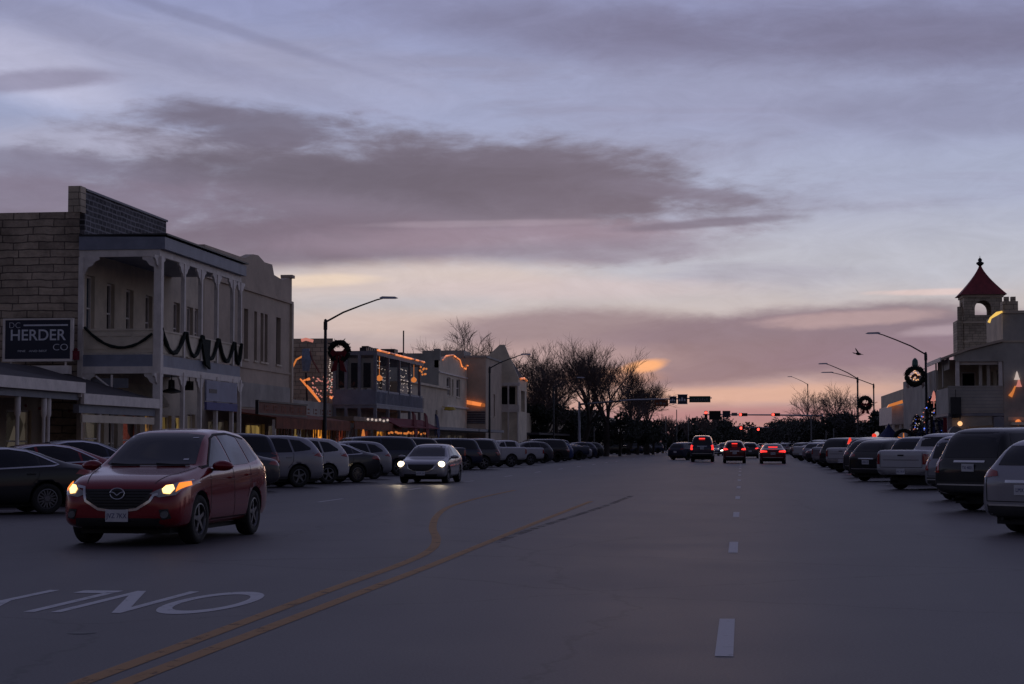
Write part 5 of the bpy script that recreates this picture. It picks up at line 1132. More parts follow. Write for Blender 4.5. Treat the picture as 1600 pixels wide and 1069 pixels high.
wreath('dark wreath glowing orange inside with a tin topper on the right street lamp', 1430, 588, ly, .52, .17, False, 'warm_bulb', True, px=.6)
wreath('small dark wreath on the farther right street lamp', 1352, 630, 172, .50, .22, True, px=-.7)

def sig_head(p, label, n=3, lit=True, horiz=True, m='red_lit', r=.13, grp_='red traffic signals'):
    e = empty('traffic_signal', p, label, 'traffic signal', grp_)
    if horiz: MB().box((-.20, -.06, -.22), (.95, .14, .22)).build('housing', 'dark', e); ps = [(0, 0), (.38, 0), (.75, 0)]
    else: MB().box((-.2, -.06, -.85), (.2, .14, .25)).build('housing', 'dark', e); ps = [(0, 0), (0, -.3), (0, -.6)]
    for i, (x, z_) in enumerate(ps):
        MB().lathe([(.0001, -.10), (r, -.09), (r, -.05)], 14, 'y', (x, 0, z_)).build('lens', m if i == 0 and lit else 'black_plastic', e)
        MB().lathe([(r + .03, -.07), (r + .03, -.22)], 14, 'y', (x, 0, z_), caps=False).build('visor', 'dark', e)
    return e
def mast(label, x, y, x2, z1, z2):
    e = grp('signal_mast', label, 'signal mast')
    MB().lathe([(.28, .0), (.26, .3), (.17, .35), (.13, z1 + .3), (.0001, z1 + .35)], 12, 'z', (x, y, 0)).build('pole', 'silver_metal', e, True)
    MB().tube([(x, y, z1), (x + (x2 - x) * .4, y, z1 + (z2 - z1) * .7), (x2, y, z2)], [.13, .10, .07], 8).build('arm', 'silver_metal', e)
    return e
YM = 214.0
xa_, xb_ = xy(905, YM), xy(1112, YM)
mast('signal mast whose arm carries the street signs over the road from the left', xa_, YM, xb_, zat(632, xa_, YM), zat(622, xb_, YM))
for u0, u1, v0, v1, m_, lab in ((1023, 1044, 625, 635, 'wood_sign', 'dark brown sign plate nearest the trees on the signal arm'), (1046, 1057, 620, 630, 'navy_sign', 'small bluish square sign left of the white framed shield sign'), (1059, 1074, 617, 631, 'navy_sign', 'white framed shield sign in the middle of the signal arm'), (1077, 1110, 619, 629, 'green_sign', 'long green street name sign at the end of the signal arm')):
    a, b = on_y(u0, v1, YM - .2), on_y(u1, v0, YM - .2); e = grp('overhead_sign', lab, 'road sign', 'signs on the signal arm')
    MB().box((a.x, a.y - .03, a.z), (b.x, a.y, b.z)).box((a.x + .3, a.y, (a.z + b.z) / 2 - .04), (a.x + .4, a.y + .2, (a.z + b.z) / 2 + .04)).build('panel', m_, e)
    n = 8 if u1 - u0 > 25 else 3
    mb = MB(); w_ = (b.x - a.x)
    for k in range(n): q = a.x + w_ * (.1 + .8 * k / n); h_ = (b.z - a.z); mb.box((q, a.y - .04, a.z + h_ * .3), (q + w_ * .5 / n, a.y - .031, a.z + h_ * (.55 + .15 * (k % 2))))
    mb.build('lettering', 'pale_blue_board' in M and 'sign_white' or ('sign_white' if u0 == 1059 or u0 == 1046 else 'grey_metal'), e)
    if u0 in (1059, 1046): MB().box((a.x - .05, a.y - .035, a.z - .06), (b.x + .05, a.y - .0301 + .01, a.z)).box((a.x - .05, a.y - .035, b.z), (b.x + .05, a.y - .02, b.z + .06)).build('border', 'sign_white', e)
Y2 = 250.0; xr = xy(1284, Y2); xe = xy(1098, Y2); zz2 = zat(648, 0, Y2)
mast('signal mast on the far right corner with its arm over the road', xr, Y2, xe, zat(650, xr, Y2), zz2)
sig_head(on_y(1103, 645, Y2 - .3), 'red signal at the left end of the far arm', horiz=False, r=.17)
sig_head(on_y(1157, 648, Y2 - .3), 'red signal in the middle of the far arm', r=.17)
sig_head(on_y(1208, 648, Y2 - .3), 'red signal at the right of the far arm', r=.17)
for u0, u1, v0, v1, m_, lab in ((1108, 1126, 642, 656, 'dark', 'black square panel beside the left red signal'), (1129, 1141, 642, 652, 'navy_sign', 'small blue sign between two red signals on the far arm'), (1143, 1152, 645, 650, 'grey_metal', 'small grey camera box on the far arm')):
    a, b = on_y(u0, v1, Y2 - .3), on_y(u1, v0, Y2 - .3); tag(MB().box((a.x, a.y, a.z), (b.x, a.y + .06, b.z)).box((a.x + .1, a.y + .06, b.z - .2), (a.x + .2, a.y + .3, b.z - .1)).build('overhead_sign', m_), lab, 'road sign')
for k, (u, v, Y) in enumerate(((1158, 669, 430), (1185, 671, 430), (1208, 671, 430), (1208, 659, 428))):
    if k < 3: sig_head(on_y(u, v, Y), ['distant red signal, leftmost of the lower row', 'distant red signal in the middle of the lower row', 'distant red signal at the right of the lower row'][k], r=.30, grp_='distant red signals')
mast('very distant signal mast below the red signals', xy(1245, 431), 431, xy(1150, 431), zat(669, 12, 431), zat(668, -2, 431))
for u, y, h, lab in ((1267, 165, 4.0, 'slim grey sign post before the dark trees on the right'), (1290, 190, 2.9, 'short pale post left of the white pickup'), (1302, 178, 3.0, 'short pale post above the white pickup'), (928, 215, 3.6, 'slim post before the dark trunks on the left'), (1040, 290, 6, 'grey pole beyond the junction on the left'), (1057, 262, 6.5, 'tall grey pole right of the first'), (1075, 300, 6, 'third grey pole beyond the junction on the left')):
    x = xy(u, y); tag(MB().lathe([(.09, 0), (.07, .4), (.06, h), (.0001, h + .03)], 8, 'z', (x, y, 0)).build('sign_post', 'grey_metal'), lab, 'post')
bird = MB().lathe([(.0001, -.2), (.06, -.1), (.08, 0), (.05, .12), (.03, .18), (.0001, .26)], 8, 'x').prism([(-.06, 0, .02), (.08, 0, .02), (.02, .42, .14), (-.04, .3, .1)], (0, 0, .015)).prism([(-.06, 0, .02), (.08, 0, .02), (.02, -.42, .14), (-.04, -.3, .1)], (0, 0, .015)).prism([(-.1, -.03, 0), (-.34, -.07, 0), (-.34, .07, 0), (-.1, .03, 0)], (0, 0, .012)).build('bird', 'dark')
bird.location = on_y(1341, 553, 95); bird.rotation_euler = (.5, .1, .6); tag(bird, 'small dark bird in flight above the street lamps on the right', 'bird')

# decorated trees by the right pavement
def deco_tree(x, y, h, r, label, seed, m='leaf'):
    rnd = random.Random(seed); e = empty('christmas_tree', (x, y, .15), label, 'christmas tree', 'decorated trees before the veranda building')
    mb = MB()
    for i in range(2600):
        q = rnd.random() ** .8; zz = h * q; rr = r * (1 - q) ** .8 * math.sqrt(rnd.uniform(.35, 1)) * (1 + .2 * math.sin(9 * q * 6.28)); a = rnd.random() * 6.283
        c = Vector((rr * math.cos(a), rr * math.sin(a), zz)); d = Vector((math.cos(a), math.sin(a), rnd.uniform(-.7, .3))).normalized() * rnd.uniform(.1, .28); n = d.cross(Vector((0, 0, 1))).normalized() * .05
        mb.quad(c - n, c + n, c + d + n * .3, c + d - n * .3)
    mb.build('branches', m, e); MB().lathe([(.1, 0), (.08, h * .8), (.0001, h)], 8, 'z').build('trunk', 'bark', e)
    for nme, mt, cnt in (('white_bulbs', 'white_bulb', 26), ('pink_bulbs', 'pink_bulb', 26), ('blue_bulbs', 'blue_bulb', 18)):
        b = MB()
        for i in range(cnt):
            q = rnd.random() ** .9; rr = r * (1 - q) ** .8 * 1.02; a = rnd.uniform(math.pi * .9, math.pi * 2.1); b.ball((rr * math.cos(a), rr * math.sin(a), h * q), rnd.uniform(.02, .045), 5)
        b.build(nme, mt, e)
    b = MB()
    for i in range(7):
        a = math.pi * (1.0 + i / 6); x0, y0 = r * .98 * math.cos(a), r * .98 * math.sin(a)
        b.prism([(x0 * .35, y0 * .35, h * .66), (x0 * .45 + .1, y0 * .45, h * .64), (x0 + .16, y0, .3), (x0 - .12, y0, .25)], (0, .04, 0))
    b.build('drapes', 'blue_cloth', e)
    return e
deco_tree(xy(1455, 112), 112, 4.3, 1.55, 'tall decorated evergreen draped in dark blue with pink and white lights', 3)
deco_tree(xy(1432, 116), 116, 3.2, 1.15, 'shorter decorated evergreen to the left of the tall draped one', 5)
for u, v, y, nme, m_, lab in ((1466, 617, 111, 'bow_ornament', 'white_bulb', 'white lit bell ornament on the right of the tall decorated tree'), (1459, 619, 111.2, 'bow_ornament', 'pink_bulb', 'red and white bow on top of the tall decorated tree')):
    p = on_y(u, v, y); tag(MB().lathe([(.0001, .34), (.07, .2), (.12, -.1), (.20, -.3), (.0001, -.32)], 10, 'z', tuple(p)).tube([p, (p.x, p.y, p.z - .7)], .02, 5).build(nme, m_), lab, 'christmas decoration')
tag(MB().prism([(xy(1474, 110), 110, 3.2), (xy(1479, 110), 110, 3.1), (xy(1482, 110), 110, .6), (xy(1473, 110), 110, .4)], (0, .05, 0)).tube([(xy(1474, 110), 110.1, .1), (xy(1474, 110), 110.1, 3.4)], .03, 5).build('banner', 'red_cloth'), 'tall dark red banner right of the decorated trees', 'banner')
p = on_y(1412, 686, 118); e = empty('light_star', p, 'small star of orange red lights in a dark ring left of the decorated trees', 'christmas decoration')
mb = MB()
for k in range(5):
    a = math.pi / 2 + k * 2.513; mb.tube([(0, 0, 0), (.38 * math.cos(a), 0, .38 * math.sin(a))], [.05, .03], 5)
mb.build('star', 'orange_dim', e); MB().tube([(.55 * math.cos(i * .3307), .05, .55 * math.sin(i * .3307)) for i in range(20)], .13, 7, False).build('ring', 'garland', e)
MB().tube([(0, .1, -.4), (0, .1, -p.z + .1)], .04, 5).build('stake', 'dark_metal', e)
for u, v, y, m_, lab in ((1366, 681, 130, 'red_glow', 'small red glowing lamp in the shade right of the far wreath lamp'), (1370, 678, 131, 'white_bulb', 'small white lamp in the shade right of the red one')):
    p = on_y(u, v, y); tag(MB().ball(p, .16, 8).tube([p, (p.x, p.y, 0)], .03, 5).build('path_lamp', m_), lab, 'lamp')
p = on_y(1328, 690, 92); tag(MB().lathe([(.14, 0), (.04, .32), (.0001, .33)], 10, 'z', (p.x, p.y, 1.5)).tube([(p.x, p.y, .1), (p.x, p.y, 1.5)], .03, 5).build('warning_lamp', 'red_glow'), 'small red glowing marker on a stake behind the parked pickups on the right', 'lamp')
Ub = grp('patio_umbrella', 'folded blue patio umbrella near the cream shop', 'umbrella'); x = xy(1388, 132)
MB().lathe([(.0001, 3.0), (.25, 2.6), (.9, 1.9), (.8, 1.85), (.0001, 2.4)], 12, 'z', (x, 132, 0)).build('canopy', 'blue_cloth', Ub); MB().tube([(x, 132, .1), (x, 132, 3.0)], .03, 6).build('pole', 'dark_metal', Ub)

# ------------------------------------------------------------------ trees
def grow(mb, tw, p, d, L_, r, depth, rnd, spread, up, maxd, twr, ratio=.72):
    """one limb as a crooked tapered tube, then its children"""
    pts = [p.copy()]; rad = [r]; n = 4 if depth < 2 else 3
    for i in range(n):
        d = (d + Vector((rnd.uniform(-1, 1), rnd.uniform(-1, 1), rnd.uniform(-.5, 1) * up)) * .16).normalized()
        p = p + d * (L_ / n); pts.append(p.copy()); rad.append(r * (1 - (1 - ratio) * (i + 1) / n) if depth < maxd else r * (1 - .8 * (i + 1) / n))
    (mb if depth < 2 else tw).tube(pts, rad, 7 if depth < 2 else (4 if depth < 4 else 3), False)
    if depth >= maxd: return
    kids = rnd.randint(3, 4) if depth else rnd.randint(5, 7)
    for k in range(kids):
        a = rnd.random() * 6.283 + k * 2.4; s = spread * rnd.uniform(.6, 1.25)
        ax = d.orthogonal().normalized(); ax.rotate(Matrix.Rotation(a, 3, d))
        nd = (d * math.cos(s) + ax * math.sin(s)); nd.z += up * .35; nd.normalize()
        q = pts[-1] if k < 2 or depth == 0 else pts[rnd.randint(1, n - 1)].lerp(pts[-1], rnd.random() * .5)
        grow(mb, tw, q, nd, L_ * rnd.uniform(.62, .86), max(rad[-1] * rnd.uniform(.5, .75), twr), depth + 1, rnd, spread, up, maxd, twr, ratio)
def bare_tree(x, y, h, seed, label, group, spread=.55, up=.45, maxd=6, trunk=.28, twr=.018, r0=.32, base=.2, tm='bark', wm='bark_far', leanx=0):
    rnd = random.Random(seed); e = empty('bare_tree', (x, y, 0), label, 'tree', group); mb, tw = MB(), MB()
    k = 1 / 2.9
    grow(mb, tw, Vector((0, 0, 0)), Vector((leanx, 0, 1)).normalized(), h * trunk, r0, 0, rnd, spread, up, maxd, twr)
    zmax = max(v[2] for v in tw.v); s = h / zmax
    for m_ in (mb, tw): m_.v = [(a * s, b * s, c * s) for a, b, c in m_.v]
    mb.build('trunk', tm, e, True); tw.build('crown', wm, e)
    return e
G1 = 'bare winter trees above the parked cars on the left'
for u, y, vt, sd, lab, sp in ((872, 212, 531, 21, 'big bare tree with a fanned crown, tallest on the left pavement', .58), (908, 216, 527, 22, 'bare tree with upright twigs beside the tallest one', .52), (946, 222, 536, 23, 'bare tree in the middle of the left group, against the orange glow', .56), (982, 252, 566, 24, 'rounded bare tree at the right edge of the left group', .62), (850, 222, 590, 25, 'smaller bare tree at the left edge of the group', .6), (1010, 262, 606, 29, 'low bare tree just left of the overhead signs', .62)):
    x = xy(u, y); bare_tree(x, y, zat(vt - 6, x, y), sd, lab, G1, sp, .45, 6, .22, .013 if y < 240 else .015, .36)
for u, y, vt, sd, lab, lx_ in ((757, 200, 492, 31, 'thin bare tree rising behind the mauve wall', -.1), (806, 205, 535, 32, 'sparse bare tree leaning out behind the steep gable', .5), (838, 215, 600, 34, 'small sparse bare tree over the pinkish building', .2)):
    x = xy(u, y) ; bare_tree(x, y, zat(vt, x, y), sd, lab, 'sparse bare trees behind the left roofs', .66, .3, 6, .30, .022, .30, leanx=lx_)
G2 = 'bare winter trees on the right'
for u, y, vt, sd, lab in ((1266, 255, 598, 41, 'bare spreading tree at the left end of the right hand group'), (1298, 235, 592, 42, 'bare spreading tree in the middle of the right hand group'), (1330, 225, 602, 43, 'bare spreading tree just left of the far wreath lamp')):
    x = xy(u, y); bare_tree(x, y, zat(vt, x, y), sd, lab, G2, .70, .32, 5, .32, .016, .24)
def dense_tree(x, y, h, rx, seed, label, group, m='leaf', n=3200, name='evergreen_tree', trunk=True, leaf=.30, low=.12):
    rnd = random.Random(seed); e = empty(name, (x, y, 0), label, 'tree' if trunk else 'shrub', group); mb = MB()
    cl = [(rnd.uniform(-.75, .75) * rx, rnd.uniform(-.75, .75) * rx, h * rnd.uniform(low + .18, .80), rnd.uniform(.26, .5) * rx) for _ in range(12)]
    for i in range(n):
        cx_, cy_, cz_, cr__ = cl[rnd.randrange(12)]; a = Vector((rnd.gauss(0, 1), rnd.gauss(0, 1), rnd.gauss(0, 1))).normalized() * cr__ * rnd.uniform(.55, 1.08)
        c = Vector((cx_ + a.x, cy_ + a.y, min(max(cz_ + a.z * .8, h * low), h))); d = Vector((rnd.uniform(-1, 1), rnd.uniform(-1, 1), rnd.uniform(-1, 1))).normalized() * leaf * rnd.uniform(.6, 1.3); w_ = d.orthogonal().normalized() * leaf * .35
        mb.quad(c - d * .5, c + w_, c + d * .5, c - w_)
    mb.build('crown', m, e)
    t_ = MB(); t_.tube([(0, 0, 0), (.1, 0, h * .25), (0, .1, h * .5)], [.22, .17, .1], 8)
    for k in range(5): a = k * 1.3; t_.tube([(0, 0, h * (.25 + .05 * k)), (rx * .5 * math.cos(a), rx * .5 * math.sin(a), h * .6)], [.1, .04], 5)
    t_.build('trunk', 'bark', e)
    return e
G3 = 'dark evergreens massed on the right'
rnd = random.Random(99)
labs = ['nearest to the cream shop', 'behind the far wreath lamp', 'under the bare trees', 'left of the bare trees', 'by the slim sign post', 'at the far corner', 'next beyond the corner', 'farther along the street', 'near the far red signals', 'at the end of the row']
for i, (u, y, vt, rx) in enumerate(((1395, 165, 628, 2.3), (1372, 180, 634, 2.6), (1345, 195, 640, 2.8), (1318, 205, 646, 3.0), (1290, 215, 650, 3.2), (1270, 258, 652, 3.6), (1252, 290, 654, 4.0), (1238, 330, 652, 4.4), (1226, 370, 652, 4.6), (1222, 430, 655, 5.2))):
    x = xy(u, y); dense_tree(x, y, zat(vt, x, y), rx, 60 + i, 'dark leafy evergreen ' + labs[i] + ' on the right', G3, 'leaf_grey' if i % 3 == 2 else 'leaf', 3400, leaf=.34)
G4 = 'dark evergreens in the shade on the left'
labs = ['under the left edge of the bare trees', 'between the big bare trunks', 'in the middle under the bare trees', 'right of the big trunks', 'before the beige corner store', 'under the overhead signs']
for i, (u, y, vt, rx) in enumerate(((852, 205, 622, 2.6), (895, 222, 632, 3.0), (935, 226, 634, 3.0), (968, 224, 636, 2.8), (996, 253, 640, 2.6), (1020, 262, 650, 2.6))):
    x = xy(u, y); dense_tree(x, y, zat(vt, x, y), rx, 80 + i, 'dark leafy evergreen ' + labs[i], G4, 'leaf', 3000, leaf=.34)
G5 = 'far dark trees closing the street'
labs = ['left of the third grey pole', 'beyond the box shaped truck', 'with a rounded crown behind the far arm', 'under the black square panel', 'low one by the distant headlights', 'low one beneath the distant red signals', 'small one at the centre of the street end', 'small one right of the centre', 'right of the distant signals']
for i, (u, y, vt, rx) in enumerate(((1062, 420, 658, 6), (1088, 460, 655, 7), (1118, 520, 643, 8.5), (1142, 560, 654, 7), (1160, 700, 668, 9), (1182, 760, 670, 9), (1200, 800, 668, 9), (1218, 640, 662, 8), (1236, 520, 655, 7))):
    x = xy(u, y); dense_tree(x, y, zat(vt, x, y), rx, 100 + i, 'distant dark tree ' + labs[i], G5, 'leaf', 2200, leaf=.9, low=.02)
for i, (u, y, vt) in enumerate(((1035, 300, 645), (1052, 330, 650), (1075, 360, 648), (1102, 400, 650))):
    x = xy(u, y); bare_tree(x, y, zat(vt - 3, x, y), 140 + i, ['thin bare tree by the first grey pole', 'thin bare tree by the tall grey pole', 'thin bare tree behind the dark box truck', 'thin bare tree left of the first red signal'][i], 'thin far bare trees on the left', .45, .4, 4, .4, .05, .3)
struct('hedge_line', MB().box((-80, 700, 0), (-14, 704, 2.2)).box((18, 620, 0), (80, 624, 3.0)), 'leaf')
# planting and clutter on the left pavement seen between cars
for i in range(5):
    y = 188 + 8 * i; dense_tree(-23, y, 1.6, .9, 160 + i, ['first', 'second', 'third', 'fourth', 'fifth'][i] + ' low dark shrub from the near end of the pavement row under the bare trees', 'low dark shrubs on the left pavement', 'leaf', 500, 'shrub', False, .22, .02)
# ------------------------------------------------------------------ vehicles in place
def put(root, local, world, ang):
    root.rotation_euler = (0, 0, ang); c, s = math.cos(ang), math.sin(ang)
    root.location = (world[0] - (c * local[0] - s * local[1]), world[1] - (s * local[0] + c * local[1]), 0)
def relabel(o, label, cat, group):
    o['label'] = label; o['category'] = cat
    if group: o['group'] = group
    elif 'group' in o: del o['group']
GL, GR_, GM, GFAR = 'vehicles parked at an angle along the left kerb', 'vehicles parked at an angle along the right kerb', 'vehicles driving in the street', 'distant vehicles beyond the junction'
# hero: deep red crossover driving towards the camera
H = dict(SUV); H.update(fine=.05, step=.16, steer=-.06, ptext='JVZ 7KX', style=0, spokes=5)
hero, hb = vehicle('crossover_car', 'deep red crossover with amber lit headlights and a chrome edged grille, driving towards the camera', 'car', GM, H, 'p_red')
hero.scale = (1.04, 1.04, 1.045)
put(hero, (1.39, .94), (-8.12, 26.35), R(-91.2))
for sg in (1, -1):
    hl = patch(hb, [(sg * y, z) for y, z in [(.645, .745), (.73, .735), (.77, .80), (.735, .86), (.66, .85), (.62, .80)]], 'x', 1, .016, .03, 'headlight_beam', 'head_core', hero)
    patch(hb, [(sg * y, z) for y, z in [(.79, .76), (.885, .85), (.865, .90), (.785, .88)]], 'x', 1, .016, .03, 'turn_signal', 'amber_lit', hero)
    patch(hb, [(sg * y, z) for y, z in [(.60, .52), (.72, .53), (.76, .40), (.64, .38)]], 'x', 1, .010, .04, 'fog_lamp_recess', 'black_plastic', hero)
    h, n_, _, _ = hb.ray_cast(Vector((6, sg * .68, .455)), Vector((-1, 0, 0)))
    MB().lathe([(.0001, .02), (.045, .02), (.055, .03), (.055, 0)], 14, 'x', (h.x + .0, h.y, h.z)).build('fog_lamp', 'grey_metal', hero)
mb = MB()
for k in range(6):
    zz = .57 + .042 * k; hw_ = .30 + .035 * k
    h, n_, _, _ = hb.ray_cast(Vector((6, 0, zz)), Vector((-1, 0, 0))); h2, _, _, _ = hb.ray_cast(Vector((6, hw_, zz)), Vector((-1, 0, 0)))
    mb.tube([(h2.x + .012, -hw_, zz), (h.x + .012, -hw_ * .4, zz), (h.x + .012, hw_ * .4, zz), (h2.x + .012, hw_, zz)], .007, 4)
mb.build('grille_bars', 'dark_metal', hero)
h, n_, _, _ = hb.ray_cast(Vector((6, 0, .735)), Vector((-1, 0, 0)))
mb = MB(); a = [(.105 * math.cos(i * .3307), .078 * math.sin(i * .3307)) for i in range(20)]
mb.tube([(h.x + .035, y, .74 + z_) for y, z_ in a], .010, 6); mb.tube([(h.x + .035, -.095, .765), (h.x + .04, -.05, .755), (h.x + .045, 0, .715), (h.x + .04, .05, .755), (h.x + .035, .095, .765)], .010, 6)
mb.build('badge', 'chrome', hero)
for pl_ in ([(.44, 1.53), (.52, 1.53), (.52, 1.515), (.44, 1.515)], [(.47, 1.19), (.55, 1.19), (.55, 1.215), (.47, 1.215)]): patch(hb, pl_, 'x', 1, .012, .02, 'windscreen_sticker', 'plate', hero)
line_patch(hb, [(-.62, 1.118), (.62, 1.118)], .02, 'x', 1, .012, 'wiper_cowl', 'seam', hero)
for sg in (1, -1):
    line_patch(hb, [(1.02, 1.09), (.78, 1.115), (.12, 1.52), (-.12, 1.575), (-.7, 1.595), (-1.08, 1.56), (-1.5, 1.515), (-1.86, 1.25)], .028, 'y', sg, .009, 'window_surround', 'seam', hero)
    line_patch(hb, [(1.25, .93), (.8, .93), (-.4, .90), (-1.5, .97)], .010, 'y', sg, .004, 'crease', 'p_maroon', hero)
    line_patch(hb, [(2.15, sg * .50), (1.6, sg * .64), (1.05, sg * .74)], .012, 'z', 1, .004, 'bonnet_seam', 'seam', hero)
mb = MB(); mb.tube([(1.02, .55, 1.125), (.99, .1, 1.15)], .012, 5).tube([(1.02, -.15, 1.125), (.98, -.6, 1.15)], .012, 5); mb.build('wiper', 'seam', hero)

# prototypes, each first used as one of the cars in the photo
def P_left(u, X=-15.2): return (X, yx(u, X))
AL = R(225 - 8)
sed, _ = vehicle('sedan_car', 'dark sedan with a bright spoked wheel at the far left edge', 'car', GL, SEDAN, 'p_black')
put(sed, (-1.40, .92), (-14.75, 36.9), AL)
big, _ = vehicle('large_suv', 'black full size utility vehicle with a pale plate, second from the right edge', 'car', GR_, dict(BIG, ptext=''.join(('TX ', '4821'))), 'p_black')
put(big, (-2.78, .90), (4.3, 41.3), R(45))
trk, _ = vehicle('pickup_truck', 'white pickup truck with a red tail light, tailgate facing the street', 'pickup truck', GR_, TRUCK, 'p_white')
put(trk, (-2.87, .93), (4.42, 60.5), R(50))
xo, _ = vehicle('crossover_car', 'silver utility car with a dark rear quarter window, right behind the dark vehicle', 'car', GL, dict(SUV, fine=.10, step=.25, ptext='LMX 22'), 'p_silver')
put(xo, (-1.36, .92), P_left(466, -15.3), AL); xo.scale = (1.05, 1.04, 1.08)
index_kids()
SK = ('door_handle', 'brake_disc', 'crease', 'mirror_stalk')
SK2 = SK + ('door_seam', 'tailgate_seam', 'tailgate_trim', 'bumper_trim',  'rim', 'side_tail_light', 'side_cladding', 'window_trim', 'plate_number')
NAME = {sed.name: ('paint_black'), big.name: 'paint_black', trk.name: 'paint_white', xo.name: 'paint_silver'}
def another(proto, pm, label, cat, group, local, world, ang, scale=(1, 1, 1), skip=SK, lit=None):
    sw = {NAME[proto.name]: M[pm]}
    if lit == 'rear': sw['tail_lamp_red'] = M['tail_lit']
    if lit == 'front': sw['lamp_clear'] = M['head_far']
    o = copy_tree(proto, None, skip, sw); relabel(o, label, cat, group)
    o.scale = scale; put(o, (local[0] * scale[0], local[1] * scale[1]), world, ang); return o
RL = (-1.40, .92)
# left row, near to far
another(sed, 'p_red', 'dark red sedan behind the black sedan, partly hidden by the red crossover', 'car', GL, RL, (-15.6, 41.6), AL, (1, 1, 1.05), ())
another(sed, 'p_navy', 'dark blue sedan with a bright window outline behind the dark red sedan', 'car', GL, RL, (-16.6, 46.2), AL, (1, 1, 1.12), ())
another(xo, 'p_black', 'black utility car hidden behind the red crossover windscreen', 'car', GL, RL, (-15.8, 50.8), AL, (1, 1, 1.0))
another(sed, 'p_grey', 'grey sedan behind the red crossover roof', 'car', GL, RL, (-15.4, 55.2), AL)
another(big, 'p_navy', 'tall dark blue utility vehicle just right of the red crossover', 'car', GL, (-1.56, 1), (-16.6, 59.6), AL, (.9, .95, 1.0))
another(xo, 'p_white', 'white utility car right of the silver one with the dark quarter window', 'car', GL, RL, P_left(516, -15.4), AL, (1, 1, 1.04))
another(sed, 'p_grey', 'grey sedan with a wheel in front of the white hatchback', 'car', GL, RL, P_left(560, -14.9), AL, (1, 1, 1.08))
another(xo, 'p_silver', 'pale hatchback with its tail light behind the grey sedan', 'car', GL, RL, P_left(588, -15.6), AL, (.95, .98, .98))
another(big, 'p_navy', 'long dark blue van like vehicle left of the oncoming car', 'car', GL, (-1.56, 1), P_left(625, -16.2), AL, (1, 1, 1.0))
another(big, 'p_black', 'black full size vehicle behind the oncoming car', 'car', GL, (-1.56, 1), P_left(662, -16.2), AL, (1, 1, .98))
another(trk, 'p_navy', 'dark pickup behind the right side of the oncoming car', 'pickup truck', GL, (-1.70, 1), P_left(700, -16.0), AL)
another(big, 'p_navy', 'dark utility vehicle right of the oncoming car', 'car', GL, (-1.56, 1), P_left(728, -15.9), AL, (.95, 1, .98))
another(big, 'p_grey', 'dark grey utility vehicle with a visible wheel left of the white pickups', 'car', GL, (-1.56, 1), P_left(757, -15.2), AL, (.95, .98, .97))
another(trk, 'p_white', 'first of the two white pickups in the left row', 'pickup truck', GL, (-1.70, 1), P_left(800, -15.0), AL)
another(trk, 'p_white', 'second of the two white pickups in the left row, farther off', 'pickup truck', GL, (-1.70, 1), P_left(830, -15.0), AL, (.95, 1, .95))
for i, (u, pr, pm, lab, cat) in enumerate(((851, xo, 'p_grey', 'grey utility car right after the second white pickup', 'car'), (868, big, 'p_black', 'black utility vehicle three after the white pickups', 'car'), (884, xo, 'p_blue', 'pale blue utility car near the dark trees in the left row', 'car'), (900, trk, 'p_navy', 'dark pickup near the big bare trunk', 'pickup truck'), (912, sed, 'p_silver', 'silver car beneath the bare trees', 'car'), (923, xo, 'p_navy', 'blue utility car beneath the bare trees', 'car'), (934, xo, 'p_black', 'last dark car before the junction on the left', 'car'))):
    another(pr, pm, lab, cat, GL, RL, P_left(u, -15.3), AL, (1, 1, 1.02), SK2)
for i, (u, pr, pm, lab) in enumerate(((972, trk, 'p_black', 'black pickup beyond the junction, leftmost of its row'), (992, big, 'p_navy', 'dark boxy vehicle beyond the junction, second of its row'), (1012, xo, 'p_black', 'dark car beyond the junction, third of its row'), (1026, big, 'p_navy', 'dark vehicle beyond the junction left of the parked blue one'))):
    another(pr, pm, lab, 'car', GFAR, RL, (xy(u, 262 + 10 * i), 262 + 10 * i), AL, (1, 1, 1), SK2)
# right row
CL = (-2.45, .80)
another(xo, 'p_silver', 'silver hatchback with a pale plate at the right edge of the picture', 'car', GR_, (-2.28, .88), (3.95, 31.0), R(45), (1.05, 1.0, .98), ())
another(big, 'p_silver', 'silver utility vehicle between the black one and the white pickup', 'car', GR_, (-2.78, .95), (4.8, 49.0), R(48), (.9, .95, .93), ())
another(xo, 'p_black', 'dark car with a bright chrome line left of the white pickup', 'car', GR_, (-2.28, .9), (4.2, 74.0), R(48), (1.05, 1.05, 1.02))
another(big, 'p_navy', 'dark windowed vehicle behind the white pickup', 'car', GR_, (-2.78, .95), (5.2, 67.5), R(50), (1, 1, .95))
another(xo, 'p_grey', 'grey car with a pale roof line, fourth behind the white pickup', 'car', GR_, (-2.28, .9), (4.4, 82.0), R(50), (1.1, 1.05, 1.06))
another(trk, 'p_white', 'smaller looking white pickup farther along the right kerb', 'pickup truck', GR_, (-2.87, .95), (4.4, 97.0), R(52), (1, 1, 1), SK)
another(big, 'p_grey', 'grey utility vehicle behind the far white pickup', 'car', GR_, (-2.78, .95), (4.9, 90), R(52), (1, 1, .97))
for i, (y, pr, pm, lab, cat) in enumerate(((109, big, 'p_black', 'black utility vehicle just left of the far white pickup', 'car'), (119, trk, 'p_silver', 'silver pickup farther along the right kerb', 'pickup truck'), (130, xo, 'p_white', 'white car beyond the silver pickup on the right', 'car'), (141, sed, 'p_grey', 'grey sedan in the far part of the right row', 'car'), (152, xo, 'p_silver', 'silver utility car in the far part of the right row', 'car'), (164, trk, 'p_white', 'white pickup in the far part of the right row', 'pickup truck'), (177, sed, 'p_black', 'black sedan near the end of the right row', 'car'), (192, xo, 'p_grey', 'grey car, last before the junction on the right', 'car'))):
    another(pr, pm, lab, cat, GR_, (-2.4, .9), (4.8, y), R(50), (1, 1, 1), SK2)
